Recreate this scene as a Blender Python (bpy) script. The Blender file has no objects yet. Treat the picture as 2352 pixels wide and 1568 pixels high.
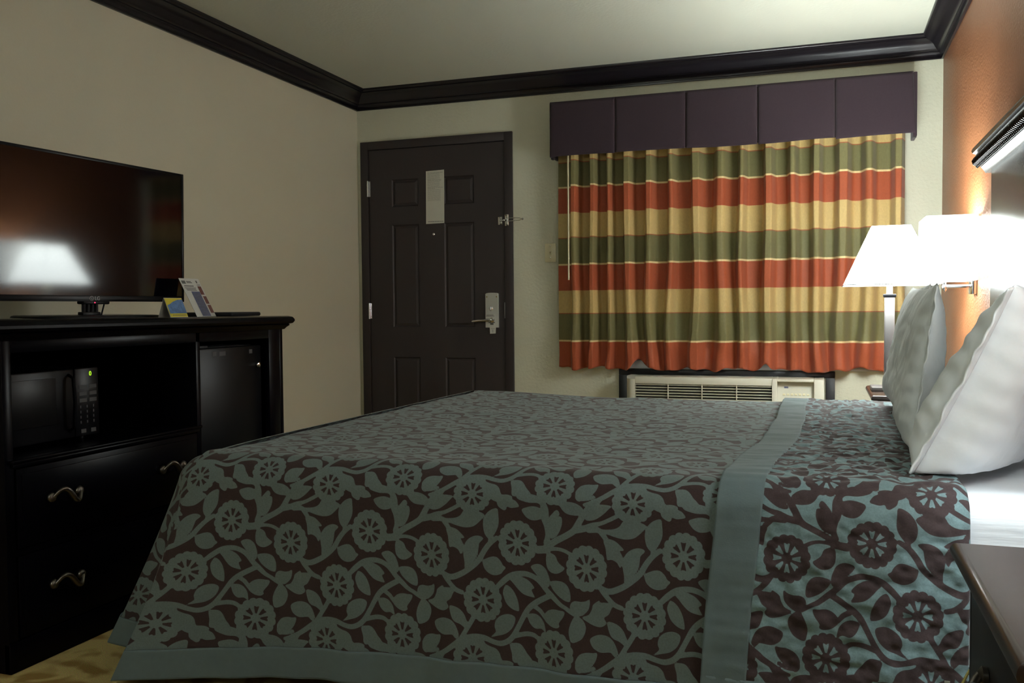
import bpy, bmesh, math, random
import numpy as np
from mathutils import Vector, Matrix
random.seed(7); rng = np.random.RandomState(11)
SC = bpy.context.scene
COL = SC.collection
PI = math.pi

# ------------------------------------------------------------------ dimensions
W = 3.543          # room width (x), left wall x=0, right wall x=W
H = 2.413          # ceiling
YR = -7.2          # wall behind the camera
ZT = 0.61          # bedspread top
YN = -3.46         # bedspread near side
YF = -1.54         # bedspread far side

# ------------------------------------------------------------------ materials
def srgb(r, g, b):
    f = lambda c: (c/255/12.92) if c/255 <= .04045 else ((c/255+.055)/1.055)**2.4
    return (f(r), f(g), f(b), 1)
MATS = {}
def mat(name, col=(.5,.5,.5,1), rough=.5, metal=0.0, spec=.5, bump=None, vary=None, coat=0, sheen=0, emis=None, aniso=None, trans=0):
    """plain procedural material: principled with noise colour variation and noise bump"""
    if name in MATS: return MATS[name]
    m = bpy.data.materials.new(name); m.use_nodes = True
    nt = m.node_tree; N = nt.nodes; L = nt.links
    b = N['Principled BSDF']
    b.inputs['Base Color'].default_value = col
    b.inputs['Roughness'].default_value = rough
    b.inputs['Metallic'].default_value = metal
    b.inputs['Specular IOR Level'].default_value = spec
    b.inputs['Coat Weight'].default_value = coat
    b.inputs['Coat Roughness'].default_value = .12
    b.inputs['Sheen Weight'].default_value = sheen
    b.inputs['Transmission Weight'].default_value = trans
    if emis:
        b.inputs['Emission Color'].default_value = emis[0]
        b.inputs['Emission Strength'].default_value = emis[1]
    tc = N.new('ShaderNodeTexCoord')
    if vary:
        sc, amt = vary[0], vary[1]
        st = vary[2] if len(vary) > 2 else (1,1,1)
        mp = N.new('ShaderNodeMapping'); mp.inputs['Scale'].default_value = st
        n = N.new('ShaderNodeTexNoise'); n.inputs['Scale'].default_value = sc; n.inputs['Detail'].default_value = 4
        r = N.new('ShaderNodeMapRange'); r.inputs['To Min'].default_value = 1-amt; r.inputs['To Max'].default_value = 1+amt
        mx = N.new('ShaderNodeMix'); mx.data_type = 'RGBA'; mx.blend_type = 'MULTIPLY'; mx.inputs['Factor'].default_value = 1
        L.new(tc.outputs['Object'], mp.inputs['Vector']); L.new(mp.outputs[0], n.inputs['Vector'])
        L.new(n.outputs['Fac'], r.inputs['Value'])
        mx.inputs['A'].default_value = col
        L.new(r.outputs[0], mx.inputs['B']); L.new(mx.outputs['Result'], b.inputs['Base Color'])
    if bump:
        sc, stg, dist = bump[0], bump[1], bump[2]
        st = bump[3] if len(bump) > 3 else (1,1,1)
        mp = N.new('ShaderNodeMapping'); mp.inputs['Scale'].default_value = st
        n = N.new('ShaderNodeTexNoise'); n.inputs['Scale'].default_value = sc; n.inputs['Detail'].default_value = 3
        bp = N.new('ShaderNodeBump'); bp.inputs['Strength'].default_value = stg; bp.inputs['Distance'].default_value = dist
        L.new(tc.outputs['Object'], mp.inputs['Vector']); L.new(mp.outputs[0], n.inputs['Vector'])
        L.new(n.outputs['Fac'], bp.inputs['Height']); L.new(bp.outputs[0], b.inputs['Normal'])
    MATS[name] = m
    return m

M_WALL  = mat('beige_wall_paint', (.62,.61,.485,1), .55, spec=.4, bump=(62,.45,.006), vary=(3,.03))
M_WALLS = mat('smooth_beige_wall_paint', (.64,.605,.475,1), .6, spec=.35, bump=(90,.15,.003), vary=(3,.03))
M_ORANGE= mat('orange_wall_paint', (.27,.100,.040,1), .42, spec=.5, bump=(85,.6,.006), vary=(3,.04))
M_CEIL  = mat('ceiling_paint', (.56,.575,.495,1), .8, spec=.2, bump=(60,.3,.004), vary=(2,.02))
M_TRIM  = mat('espresso_trim', (.012,.0095,.013,1), .30, spec=.5, bump=(6,.15,.004,(1,1,12)), vary=(8,.2))
M_DOOR  = mat('dark_brown_door_paint', (.040,.031,.032,1), .48, spec=.4, bump=(220,.15,.001), vary=(4,.06))
M_WOOD  = mat('black_brown_lacquered_wood', (.0018,.0015,.0030,1), .27, spec=.07, bump=(25,.12,.002,(1,1,.12)), vary=(9,.25,(1,.2,1)))
M_NSTOP = mat('dark_nightstand_wood', (.030,.016,.012,1), .27, spec=.5, bump=(30,.10,.001), vary=(12,.25,(1,.2,1)))
M_NSBODY= mat('nightstand_side_wood', (.016,.013,.014,1), .45, spec=.4, vary=(12,.25,(1,1,.2)))
M_HEAD  = mat('glossy_headboard_wood', (.015,.009,.006,1), .27, spec=.10, bump=(12,.10,.002,(1,1,.2)), vary=(7,.3,(1,.2,1)))
M_SILVER= mat('silver_painted_moulding', (.55,.55,.56,1), .28, metal=.85)
M_CHROME= mat('polished_chrome', (.75,.76,.78,1), .12, metal=1)
M_BRUSH = mat('brushed_steel', (.24,.225,.225,1), .48, metal=1, bump=(300,.1,.001))
M_LOCK = mat('satin_lock_steel', (.62,.62,.60,1), .40, metal=.8, bump=(300,.1,.001))
M_PEWTER= mat('antique_pewter', (.16,.14,.12,1), .36, metal=.95, bump=(200,.2,.001))
M_BLACKP= mat('black_plastic', (.003,.003,.0045,1), .33, spec=.16)
M_BLACKM= mat('matte_black_plastic', (.010,.010,.012,1), .6, spec=.3)
M_SCREEN= mat('tv_screen_glass', (.0012,.0010,.0025,1), .075, spec=.30)
M_MWGLASS=mat('microwave_glass', (.006,.006,.007,1), .35, spec=.18)
M_PAPER = mat('white_paper', (.62,.61,.53,1), .7, vary=(30,.03))
M_INK   = mat('grey_print', (.13,.13,.125,1), .8)
M_INKF  = mat('faint_print', (.33,.33,.29,1), .8)
M_WHITEP= mat('ivory_plastic', (.72,.66,.44,1), .3, spec=.5)
M_ACP   = mat('white_ac_plastic', (.62,.60,.50,1), .35, spec=.5, vary=(4,.03))
M_ACDARK= mat('dark_ac_louvre_void', (.035,.034,.03,1), .6)
M_ACFR  = mat('black_ac_surround', (.014,.014,.017,1), .35, spec=.5)
M_VAL   = mat('plum_valance_fabric', (.042,.028,.036,1), .85, spec=.12, bump=(500,.4,.001), vary=(120,.12), sheen=.15)
M_VALSL = mat('valance_pleat_shadow_fabric', (.04,.026,.030,1), .9, spec=.1)
M_LINEN = mat('white_pillowcase_cotton', (.84,.87,.90,1), .8, spec=.15, bump=(22,.18,.01,(1,2.5,1)), sheen=.05)
M_SHEET = mat('white_sheet_cotton', (.78,.80,.84,1), .8, spec=.2, bump=(22,.3,.008,(.3,1,3)))
M_TEALB = mat('teal_band_fabric', (.118,.156,.163,1), .8, spec=.2, bump=(300,.35,.001), vary=(60,.08), sheen=.1)
M_WHITEFR=mat('white_window_frame', (.70,.72,.75,1), .4)
def shade_mat(name, emis):
    """thin fabric glowing from the bulb behind it: diffuse + translucent cloth with its own even glow"""
    m = bpy.data.materials.new(name); m.use_nodes = True; nt = m.node_tree; N = nt.nodes; L = nt.links
    N.remove(N['Principled BSDF']); out = N['Material Output']
    d = N.new('ShaderNodeBsdfDiffuse'); t = N.new('ShaderNodeBsdfTranslucent'); e = N.new('ShaderNodeEmission')
    tc = N.new('ShaderNodeTexCoord'); n = N.new('ShaderNodeTexNoise'); n.inputs['Scale'].default_value = 250
    r = N.new('ShaderNodeMapRange'); r.inputs['To Min'].default_value = .9; r.inputs['To Max'].default_value = 1.1
    L.new(tc.outputs['Object'], n.inputs['Vector']); L.new(n.outputs['Fac'], r.inputs['Value'])
    d.inputs['Color'].default_value = (.80,.80,.77,1); t.inputs['Color'].default_value = (.32,.32,.31,1)
    e.inputs['Color'].default_value = (.91,1,.985,1)
    mu = N.new('ShaderNodeMath'); mu.operation = 'MULTIPLY'; mu.inputs[1].default_value = emis
    L.new(r.outputs[0], mu.inputs[0]); L.new(mu.outputs[0], e.inputs['Strength'])
    m1 = N.new('ShaderNodeMixShader'); m1.inputs[0].default_value = .5
    a = N.new('ShaderNodeAddShader')
    L.new(d.outputs[0], m1.inputs[1]); L.new(t.outputs[0], m1.inputs[2]); L.new(m1.outputs[0], a.inputs[0]); L.new(e.outputs[0], a.inputs[1])
    L.new(a.outputs[0], out.inputs['Surface'])
    return m
M_SHADE = shade_mat('lit_white_lamp_shade', 16)
M_SHADE2= shade_mat('lit_white_sconce_shade', 2.5)
M_BULB  = mat('glowing_bulb', (1,1,1,1), .5, emis=((1,.97,.92,1), 30))
M_BOXSP = mat('dark_bed_base_fabric', (.02,.018,.018,1), .9)
M_RED   = mat('red_standby_light', (.5,0,.02,1), .5, emis=((1,.02,.08,1), 2.0))
M_GREEN = mat('green_clock_digit', (.3,.6,0,1), .5, emis=((.38,.75,.02,1), .9))
M_LABELG= mat('silver_print', (.35,.35,.34,1), .5)
M_KEYP  = mat('grey_key_print', (.05,.05,.052,1), .6)
M_YELLOW= mat('yellow_card_print', (.62,.52,.03,1), .55)
M_BLUE  = mat('blue_card_print', (.10,.20,.42,1), .55, vary=(60,.8))
M_NAVY  = mat('slate_blue_print', (.10,.11,.20,1), .5, vary=(120,.5,(1,.3,1)))
M_PHOTOR= mat('red_brown_photo_print', (.16,.055,.04,1), .5, vary=(150,.8))
M_CARDW = mat('white_card', (.60,.60,.56,1), .5)
M_CORDY = mat('yellow_cord', (.45,.40,.12,1), .5)
M_ACRYL = mat('clear_acrylic', (.9,.92,.95,1), .05, trans=1.0)
M_GLASS = mat('window_glass', (.8,.85,.9,1), .02, trans=1.0)
M_NIGHT = mat('night_backdrop', (.01,.012,.02,1), .9)
M_FRIDGE= mat('fridge_door_black', (.004,.004,.005,1), .35, spec=.15, bump=(200,.1,.001))
M_BRASS = mat('worn_brass', (.35,.27,.12,1), .35, metal=1)

def carpet_mat():
    m = bpy.data.materials.new('patterned_carpet'); m.use_nodes = True
    nt = m.node_tree; N = nt.nodes; L = nt.links; b = N['Principled BSDF']
    tc = N.new('ShaderNodeTexCoord')
    n = N.new('ShaderNodeTexNoise'); n.inputs['Scale'].default_value = 6.5; n.inputs['Detail'].default_value = 1.0; n.inputs['Distortion'].default_value = 1.6
    w = N.new('ShaderNodeTexWave'); w.wave_type = 'RINGS'; w.inputs['Scale'].default_value = 3.0; w.inputs['Distortion'].default_value = 7; w.inputs['Detail'].default_value = 1; w.inputs['Detail Scale'].default_value = 1.3
    r = N.new('ShaderNodeValToRGB')
    r.color_ramp.elements[0].position = .42; r.color_ramp.elements[0].color = (.42,.27,.085,1)
    r.color_ramp.elements[1].position = .56; r.color_ramp.elements[1].color = (.74,.57,.24,1)
    f = N.new('ShaderNodeTexNoise'); f.inputs['Scale'].default_value = 260; f.inputs['Detail'].default_value = 2
    mx = N.new('ShaderNodeMix'); mx.data_type = 'RGBA'; mx.blend_type = 'MULTIPLY'; mx.inputs['Factor'].default_value = .5
    bp = N.new('ShaderNodeBump'); bp.inputs['Strength'].default_value = .6; bp.inputs['Distance'].default_value = .004
    for t in (n, w, f): L.new(tc.outputs['Object'], t.inputs['Vector'])
    ad = N.new('ShaderNodeMath'); ad.operation = 'MULTIPLY_ADD'; ad.inputs[1].default_value = .16
    L.new(w.outputs['Fac'], ad.inputs[0]); 
    hf = N.new('ShaderNodeMath'); hf.operation = 'MULTIPLY'; hf.inputs[1].default_value = .85
    L.new(n.outputs['Fac'], hf.inputs[0]); L.new(hf.outputs[0], ad.inputs[2])
    L.new(ad.outputs[0], r.inputs['Fac']); L.new(r.outputs['Color'], mx.inputs['A']); L.new(f.outputs['Color'], mx.inputs['B'])
    L.new(mx.outputs['Result'], b.inputs['Base Color']); L.new(f.outputs['Fac'], bp.inputs['Height']); L.new(bp.outputs[0], b.inputs['Normal'])
    b.inputs['Roughness'].default_value = .95; b.inputs['Specular IOR Level'].default_value = .1
    return m
M_CARPET = carpet_mat()

def curtain_mat():
    m = bpy.data.materials.new('striped_curtain_fabric'); m.use_nodes = True
    nt = m.node_tree; N = nt.nodes; L = nt.links; b = N['Principled BSDF']
    tc = N.new('ShaderNodeTexCoord'); s = N.new('ShaderNodeSeparateXYZ')
    L.new(tc.outputs['Object'], s.inputs[0])
    z0, z1 = .58, 1.98
    mr = N.new('ShaderNodeMapRange'); mr.inputs['From Min'].default_value = z0; mr.inputs['From Max'].default_value = z1
    L.new(s.outputs['Z'], mr.inputs['Value'])
    r = N.new('ShaderNodeValToRGB'); r.color_ramp.interpolation = 'CONSTANT'
    Rd=(.36,.078,.030,1); Gn=(.165,.150,.062,1); Ye=(.52,.375,.150,1); Cr=(.70,.55,.28,1); Rl=(.33,.10,.04,1)
    st = [(0,Rd),(.770,Cr),(.777,Gn),(.937,Rl),(.941,Ye),(1.082,Rd),(1.236,Cr),(1.243,Gn),(1.397,Rl),(1.401,Ye),(1.552,Rd),(1.706,Cr),(1.713,Gn),(1.856,Rl),(1.860,Ye)]
    el = r.color_ramp.elements
    el[0].position = 0; el[0].color = Rd
    el[1].position = (st[1][0]-z0)/(z1-z0); el[1].color = st[1][1]
    for z,c in st[2:]:
        e = el.new((z-z0)/(z1-z0)); e.color = c
    L.new(mr.outputs[0], r.inputs['Fac'])
    n = N.new('ShaderNodeTexNoise'); n.inputs['Scale'].default_value = 180; n.inputs['Detail'].default_value = 2
    mp = N.new('ShaderNodeMapping'); mp.inputs['Scale'].default_value = (1,1,.4)
    L.new(tc.outputs['Object'], mp.inputs['Vector']); L.new(mp.outputs[0], n.inputs['Vector'])
    m2 = N.new('ShaderNodeMapRange'); m2.inputs['To Min'].default_value = .82; m2.inputs['To Max'].default_value = 1.18
    L.new(n.outputs['Fac'], m2.inputs['Value'])
    mx = N.new('ShaderNodeMix'); mx.data_type = 'RGBA'; mx.blend_type = 'MULTIPLY'; mx.inputs['Factor'].default_value = 1
    L.new(r.outputs['Color'], mx.inputs['A']); L.new(m2.outputs[0], mx.inputs['B'])
    L.new(mx.outputs['Result'], b.inputs['Base Color'])
    b.inputs['Roughness'].default_value = .6; b.inputs['Specular IOR Level'].default_value = .3; b.inputs['Sheen Weight'].default_value = .1
    return m
M_CURT = curtain_mat()

def spread_mat(name, invert):
    """two-tone woven print; the mesh carries the signed distance (metres) to the motif's outline"""
    m = bpy.data.materials.new(name); m.use_nodes = True
    nt = m.node_tree; N = nt.nodes; L = nt.links; b = N['Principled BSDF']
    at = N.new('ShaderNodeAttribute'); at.attribute_name = 'motif_distance'
    mr = N.new('ShaderNodeMapRange'); mr.interpolation_type = 'SMOOTHSTEP'
    mr.inputs['From Min'].default_value = -.0006; mr.inputs['From Max'].default_value = .0006
    L.new(at.outputs['Fac'], mr.inputs['Value'])
    teal = (.128,.163,.160,1) if not invert else (.150,.220,.232,1)
    brown = (.043,.026,.025,1) if not invert else (.050,.033,.034,1)
    mx = N.new('ShaderNodeMix'); mx.data_type = 'RGBA'
    mx.inputs['A'].default_value = brown if invert else teal
    mx.inputs['B'].default_value = teal if invert else brown
    L.new(mr.outputs[0], mx.inputs['Factor'])
    tc = N.new('ShaderNodeTexCoord'); n = N.new('ShaderNodeTexNoise'); n.inputs['Scale'].default_value = 260; n.inputs['Detail'].default_value = 3
    L.new(tc.outputs['Object'], n.inputs['Vector'])
    m2 = N.new('ShaderNodeMapRange'); m2.inputs['To Min'].default_value = .75; m2.inputs['To Max'].default_value = 1.25
    L.new(n.outputs['Fac'], m2.inputs['Value'])
    mu = N.new('ShaderNodeMix'); mu.data_type = 'RGBA'; mu.blend_type = 'MULTIPLY'; mu.inputs['Factor'].default_value = 1
    L.new(mx.outputs['Result'], mu.inputs['A']); L.new(m2.outputs[0], mu.inputs['B'])
    L.new(mu.outputs['Result'], b.inputs['Base Color'])
    bp = N.new('ShaderNodeBump'); bp.inputs['Strength'].default_value = .4; bp.inputs['Distance'].default_value = .0012
    L.new(n.outputs['Fac'], bp.inputs['Height']); L.new(bp.outputs[0], b.inputs['Normal'])
    b.inputs['Roughness'].default_value = .85; b.inputs['Specular IOR Level'].default_value = .2; b.inputs['Sheen Weight'].default_value = .12
    return m
M_SPREAD = spread_mat('bedspread_face_print', False)
M_FLAP   = spread_mat('bedspread_reverse_print', True)

# ------------------------------------------------------------------ object helpers
def thing(name, label, cat, loc=(0,0,0), rotz=0, group=None):
    o = bpy.data.objects.new(name, None); o.empty_display_size = .1; COL.objects.link(o)
    o.location = loc; o.rotation_euler = (0,0,rotz)
    o['label'] = label; o['category'] = cat
    if group: o['group'] = group
    return o
def tag(o, label, cat, group=None):
    o['label'] = label; o['category'] = cat
    if group: o['group'] = group
    return o
def struct(o):
    o['kind'] = 'structure'; return o
def finish(bm, name, m, parent=None, smooth=False, loc=None, rot=None, auto=None, label=None):
    me = bpy.data.meshes.new(name); bmesh.ops.recalc_face_normals(bm, faces=bm.faces)
    bm.to_mesh(me); bm.free()
    o = bpy.data.objects.new(name, me); COL.objects.link(o)
    ms = m if isinstance(m, (list, tuple)) else [m]
    for k in ms: me.materials.append(k)
    if smooth or auto:
        me.polygons.foreach_set('use_smooth', [True]*len(me.polygons))
        if auto:
            a = math.radians(auto); bm2 = bmesh.new(); bm2.from_mesh(me)
            for e in bm2.edges:
                if len(e.link_faces) == 2 and e.calc_face_angle(0) > a: e.smooth = False
            bm2.to_mesh(me); bm2.free()
    if parent is not None: o.parent = parent
    if loc is not None: o.location = loc
    if rot is not None: o.rotation_euler = rot
    if label: o['label'] = label
    return o
def box(bm, x0, x1, y0, y1, z0, z1, bev=0, seg=2, mi=0):
    b2 = bmesh.new()
    v = [b2.verts.new((x,y,z)) for z in (z0,z1) for x,y in ((x0,y0),(x1,y0),(x1,y1),(x0,y1))]
    for f in ((0,3,2,1),(4,5,6,7),(0,1,5,4),(1,2,6,5),(2,3,7,6),(3,0,4,7)): b2.faces.new([v[i] for i in f])
    if bev > 0: bmesh.ops.bevel(b2, geom=list(b2.edges), offset=bev, segments=seg, profile=.5, affect='EDGES')
    merge(bm, b2, mi)
def merge(bm, b2, mi=0, mtx=None):
    if mtx is not None: b2.transform(mtx)
    mp = {v: bm.verts.new(v.co) for v in b2.verts}
    for f in b2.faces:
        nf = bm.faces.new([mp[v] for v in f.verts]); nf.material_index = mi; nf.smooth = f.smooth
    b2.free()
def plate(bm, pts, v):
    """flat polygon given a thickness along v"""
    v = Vector(v); lo=[bm.verts.new(p) for p in pts]; hi=[bm.verts.new(Vector(p)+v) for p in pts]; n=len(pts)
    bm.faces.new(lo); bm.faces.new(hi[::-1])
    for k in range(n): bm.faces.new((lo[k],hi[k],hi[(k+1)%n],lo[(k+1)%n]))
def tube(bm, pts, r, seg=12, caps=True, flat=1.0, mi=0):
    """sweep a circle (radius r or list) along points"""
    P = [Vector(p) for p in pts]; R = r if isinstance(r, (list,tuple)) else [r]*len(P)
    rings = []; up = None
    for i,p in enumerate(P):
        t = (P[min(i+1,len(P)-1)]-P[max(i-1,0)]).normalized()
        if up is None: up = Vector((0,0,1)) if abs(t.z) < .9 else Vector((1,0,0))
        s = t.cross(up).normalized(); up = s.cross(t).normalized()
        rings.append([bm.verts.new(p + (s*math.cos(a)+up*math.sin(a)*flat)*R[i]) for a in [2*PI*k/seg for k in range(seg)]])
    for a,b in zip(rings, rings[1:]):
        for k in range(seg):
            f = bm.faces.new((a[k],a[(k+1)%seg],b[(k+1)%seg],b[k])); f.material_index = mi; f.smooth = True
    if caps: 
        for q in (rings[0][::-1], rings[-1]):
            f = bm.faces.new(q); f.material_index = mi
def lathe(bm, prof, c=(0,0,0), axis='z', seg=24, mi=0):
    """prof: list of (radius, height)"""
    rings = []
    for r,h in prof:
        ring = []
        for k in range(seg):
            a = 2*PI*k/seg; x,y = r*math.cos(a), r*math.sin(a)
            p = {'z':(x,y,h),'y':(x,h,y),'x':(h,x,y)}[axis]
            ring.append(bm.verts.new((p[0]+c[0],p[1]+c[1],p[2]+c[2])))
        rings.append(ring)
    for a,b in zip(rings, rings[1:]):
        for k in range(seg):
            f = bm.faces.new((a[k],a[(k+1)%seg],b[(k+1)%seg],b[k])); f.material_index = mi; f.smooth = True
    for q in (rings[0], rings[-1]):
        f = bm.faces.new(q); f.material_index = mi
def sweep_profile(bm, prof, path, closed_prof=True):
    """prof (d,h) offsets; path list of functions p -> 3D for each station"""
    rings = [[bm.verts.new(st(d,h)) for d,h in prof] for st in path]
    n = len(prof)
    for a,b in zip(rings, rings[1:]):
        for k in range(n if closed_prof else n-1):
            bm.faces.new((a[k],a[(k+1)%n],b[(k+1)%n],b[k]))
    if closed_prof:
        bm.faces.new(rings[0]); bm.faces.new(rings[-1][::-1])
def simple(name, m, parent, boxes, bev=.002, label=None, auto=40, loc=None, rot=None):
    bm = bmesh.new()
    for b in boxes: box(bm, *b, bev=bev)
    return finish(bm, name, m, parent, auto=auto if bev else None, label=label, loc=loc, rot=rot)
def text_mesh(name, body, size, m, parent, mtx, extrude=.0004, bold=0):
    cu = bpy.data.curves.new('tmp','FONT'); cu.body = body; cu.size = size; cu.extrude = extrude; cu.offset = bold
    cu.align_x = 'CENTER'; cu.align_y = 'CENTER'
    t = bpy.data.objects.new('tmp', cu); COL.objects.link(t)
    dg = bpy.context.evaluated_depsgraph_get(); dg.update()
    me = bpy.data.meshes.new_from_object(t.evaluated_get(dg)); me.name = name
    bpy.data.objects.remove(t); 
    me.transform(mtx); me.materials.clear(); me.materials.append(m)
    o = bpy.data.objects.new(name, me); COL.objects.link(o); o.parent = parent
    return o
def numpy_grid(name, X, Y, Z, m, parent=None, attr=None, mask=None, smooth=True, close_u=False, flip=False):
    """grid mesh from 2-D coordinate arrays, optional float attribute"""
    nv, nu = X.shape
    co = np.stack([X,Y,Z], -1).reshape(-1,3).astype(np.float32)
    idx = np.arange(nv*nu).reshape(nv,nu)
    if close_u: idx = np.concatenate([idx, idx[:, :1]], 1)
    a,b,c,d = idx[:-1,:-1], idx[:-1,1:], idx[1:,1:], idx[1:,:-1]
    q = np.stack([a,b,c,d], -1)
    if flip: q = q[..., ::-1]
    q = q.reshape(-1,4)
    if mask is not None: q = q[mask[:-1,:-1].reshape(-1)]
    me = bpy.data.meshes.new(name)
    me.vertices.add(len(co)); me.vertices.foreach_set('co', co.ravel())
    me.loops.add(q.size); me.loops.foreach_set('vertex_index', q.ravel().astype(np.int32))
    me.polygons.add(len(q)); me.polygons.foreach_set('loop_start', (np.arange(len(q))*4).astype(np.int32))
    me.polygons.foreach_set('use_smooth', np.full(len(q), smooth))
    me.update(calc_edges=True)
    if attr is not None:
        at = me.attributes.new('motif_distance', 'FLOAT', 'POINT'); at.data.foreach_set('value', attr.ravel().astype(np.float32))
    me.materials.append(m)
    o = bpy.data.objects.new(name, me); COL.objects.link(o)
    if parent is not None: o.parent = parent
    return o

# ------------------------------------------------------------------ room shell
def wall(name, m, b):
    bm = bmesh.new(); box(bm, *b); return struct(finish(bm, name, m))
wall('floor', M_CARPET, (-.1, W+.1, YR-.1, .1, -.1, 0))
wall('ceiling', M_CEIL, (-.1, W+.1, YR-.1, .1, H, H+.1))
wall('wall_left', M_WALLS, (-.1, 0, YR-.1, .1, 0, H))
wall('wall_right', M_ORANGE, (W, W+.1, YR-.1, .1, 0, H))
wall('wall_rear', M_WALL, (0, W, YR-.1, YR, 0, H))
# window wall with openings for the door and the window
bm = bmesh.new()
DX0, DX1, DZ = .075, 1.062, 2.045      # door rough opening
WX0, WX1, WZ0, WZ1 = 1.55, 3.20, .655, 2.02
for b in ((0,DX0,0,.1,0,H),(DX0,DX1,0,.1,DZ,H),(DX1,WX0,0,.1,0,H),(WX0,WX1,0,.1,0,WZ0),(WX0,WX1,0,.1,WZ1,H),(WX1,W,0,.1,0,H)):
    box(bm, *b)
bmesh.ops.remove_doubles(bm, verts=bm.verts, dist=1e-5)
struct(finish(bm, 'wall_back', M_WALL))

# crown moulding, three runs mitred at the corners
CZ = 2.295; ce = .110
prof = [(0,CZ),(.012,CZ),(.014,CZ+.008),(.010,CZ+.012),(.012,CZ+.018),(.022,CZ+.030),(.026,CZ+.034),(.024,CZ+.037),(.032,CZ+.039),(.040,CZ+.048),(.055,CZ+.070),(.066,CZ+.080),(.078,CZ+.086),(.090,CZ+.090),(.096,CZ+.094),(.094,CZ+.099),(.104,CZ+.102),(ce,CZ+.110),(ce,H),(0,H)]
bm = bmesh.new(); sweep_profile(bm, prof, [lambda d,h: (d,-d,h), lambda d,h: (d,YR,h)]); struct(finish(bm,'trim_1',M_TRIM,auto=50))
bm = bmesh.new(); sweep_profile(bm, prof, [lambda d,h: (d,-d,h), lambda d,h: (W-d,-d,h)]); struct(finish(bm,'trim_2',M_TRIM,auto=50))
bm = bmesh.new(); sweep_profile(bm, prof, [lambda d,h: (W-d,-d,h), lambda d,h: (W-d,YR,h)]); struct(finish(bm,'trim_3',M_TRIM,auto=50))
# baseboards
for nm, b in (('baseboard_left',(0,.012,YR,0,0,.09)),('baseboard_right',(W-.012,W,YR,0,0,.09)),('baseboard_back',(1.1,W-.012,-.012,0,0,.09))):
    bm = bmesh.new(); box(bm,*b,bev=.003); struct(finish(bm,nm,M_TRIM,auto=40))

# ------------------------------------------------------------------ window (behind the curtain)
wroot = bpy.data.objects.new('window_1', None); COL.objects.link(wroot); struct(wroot)
fw=.045
simple('window_frame', M_WHITEFR, wroot, [(WX0,WX1,.01,.07,WZ0,WZ0+fw),(WX0,WX1,.01,.07,WZ1-fw,WZ1),(WX0,WX0+fw,.01,.07,WZ0,WZ1),(WX1-fw,WX1,.01,.07,WZ0,WZ1),((WX0+WX1)/2-.02,(WX0+WX1)/2+.02,.012,.065,WZ0,WZ1)], .002)
simple('window_pane', M_GLASS, wroot, [(WX0+fw,WX1-fw,.038,.042,WZ0+fw,WZ1-fw)], 0)
simple('window_sill', M_WHITEFR, wroot, [(WX0-.06,WX1+.03,-.025,.012,WZ0-.044,WZ0+.008)], .003)

# ------------------------------------------------------------------ entry door
droot = bpy.data.objects.new('door_1', None); COL.objects.link(droot); struct(droot)
FX0, FX1, FZ = .0286, 1.095, 2.085
bm = bmesh.new()
jt = .054
box(bm, FX0, FX0+jt, -.016, .1, 0, FZ, bev=.002); box(bm, FX1-jt, FX1, -.016, .1, 0, FZ, bev=.002); box(bm, FX0+jt, FX1-jt, -.016, .1, FZ-jt, FZ, bev=.002)
finish(bm, 'door_frame', M_DOOR, droot, auto=40)
SX0, SX1, SZ = FX0+jt+.005, FX1-jt-.004, FZ-jt-.004
# slab: grid of faces on the room side, panels inset as raised fields
bm = bmesh.new()
xs = [SX0, .250, .448, .622, .836, SX1]; zs = [.006, .20, .665, .858, 1.535, 1.648, 1.832, SZ]
yf = -.006
vg = [[bm.verts.new((x,yf,z)) for x in xs] for z in zs]
pf = []
for j in range(len(zs)-1):
    for i in range(len(xs)-1):
        f = bm.faces.new((vg[j][i],vg[j][i+1],vg[j+1][i+1],vg[j+1][i]))
        if i in (1,3) and j in (1,3,5): pf.append(f)
edge = [e for e in bm.edges if e.is_boundary]
ex = bmesh.ops.extrude_edge_only(bm, edges=edge); vv = [v for v in ex['geom'] if isinstance(v, bmesh.types.BMVert)]
for v in vv: v.co.y = .036
bm.normal_update()
for f in pf:
    if f.normal.y > 0: f.normal_flip()
bmesh.ops.inset_individual(bm, faces=pf, thickness=.004, depth=0)
bmesh.ops.inset_individual(bm, faces=pf, thickness=.010, depth=-.009)
bmesh.ops.inset_individual(bm, faces=pf, thickness=.006, depth=0)
bmesh.ops.inset_individual(bm, faces=pf, thickness=.020, depth=.007)
finish(bm, 'door_slab', M_DOOR, droot, auto=25)
for zc in (1.776, .968):
    bm = bmesh.new(); tube(bm, [(SX0-.006,-.015,zc-.052),(SX0-.006,-.015,zc+.052)], .0075)
    for k in (-.026,0,.026): tube(bm, [(SX0-.006,-.015,zc+k-.0015),(SX0-.006,-.015,zc+k+.0015)], .0082)
    box(bm, SX0-.004, SX0+.008, -.0075, -.004, zc-.05, zc+.05)
    finish(bm, 'hinge', M_CHROME, droot, auto=40, label='bright steel hinge')
bm = bmesh.new(); lathe(bm, [(.0075,0),(.0075,-.004),(.005,-.0055),(.0045,-.003),(.001,-.0045)], (.553,yf,1.462), 'y'); finish(bm,'peephole',M_CHROME,droot,auto=40)
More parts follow.
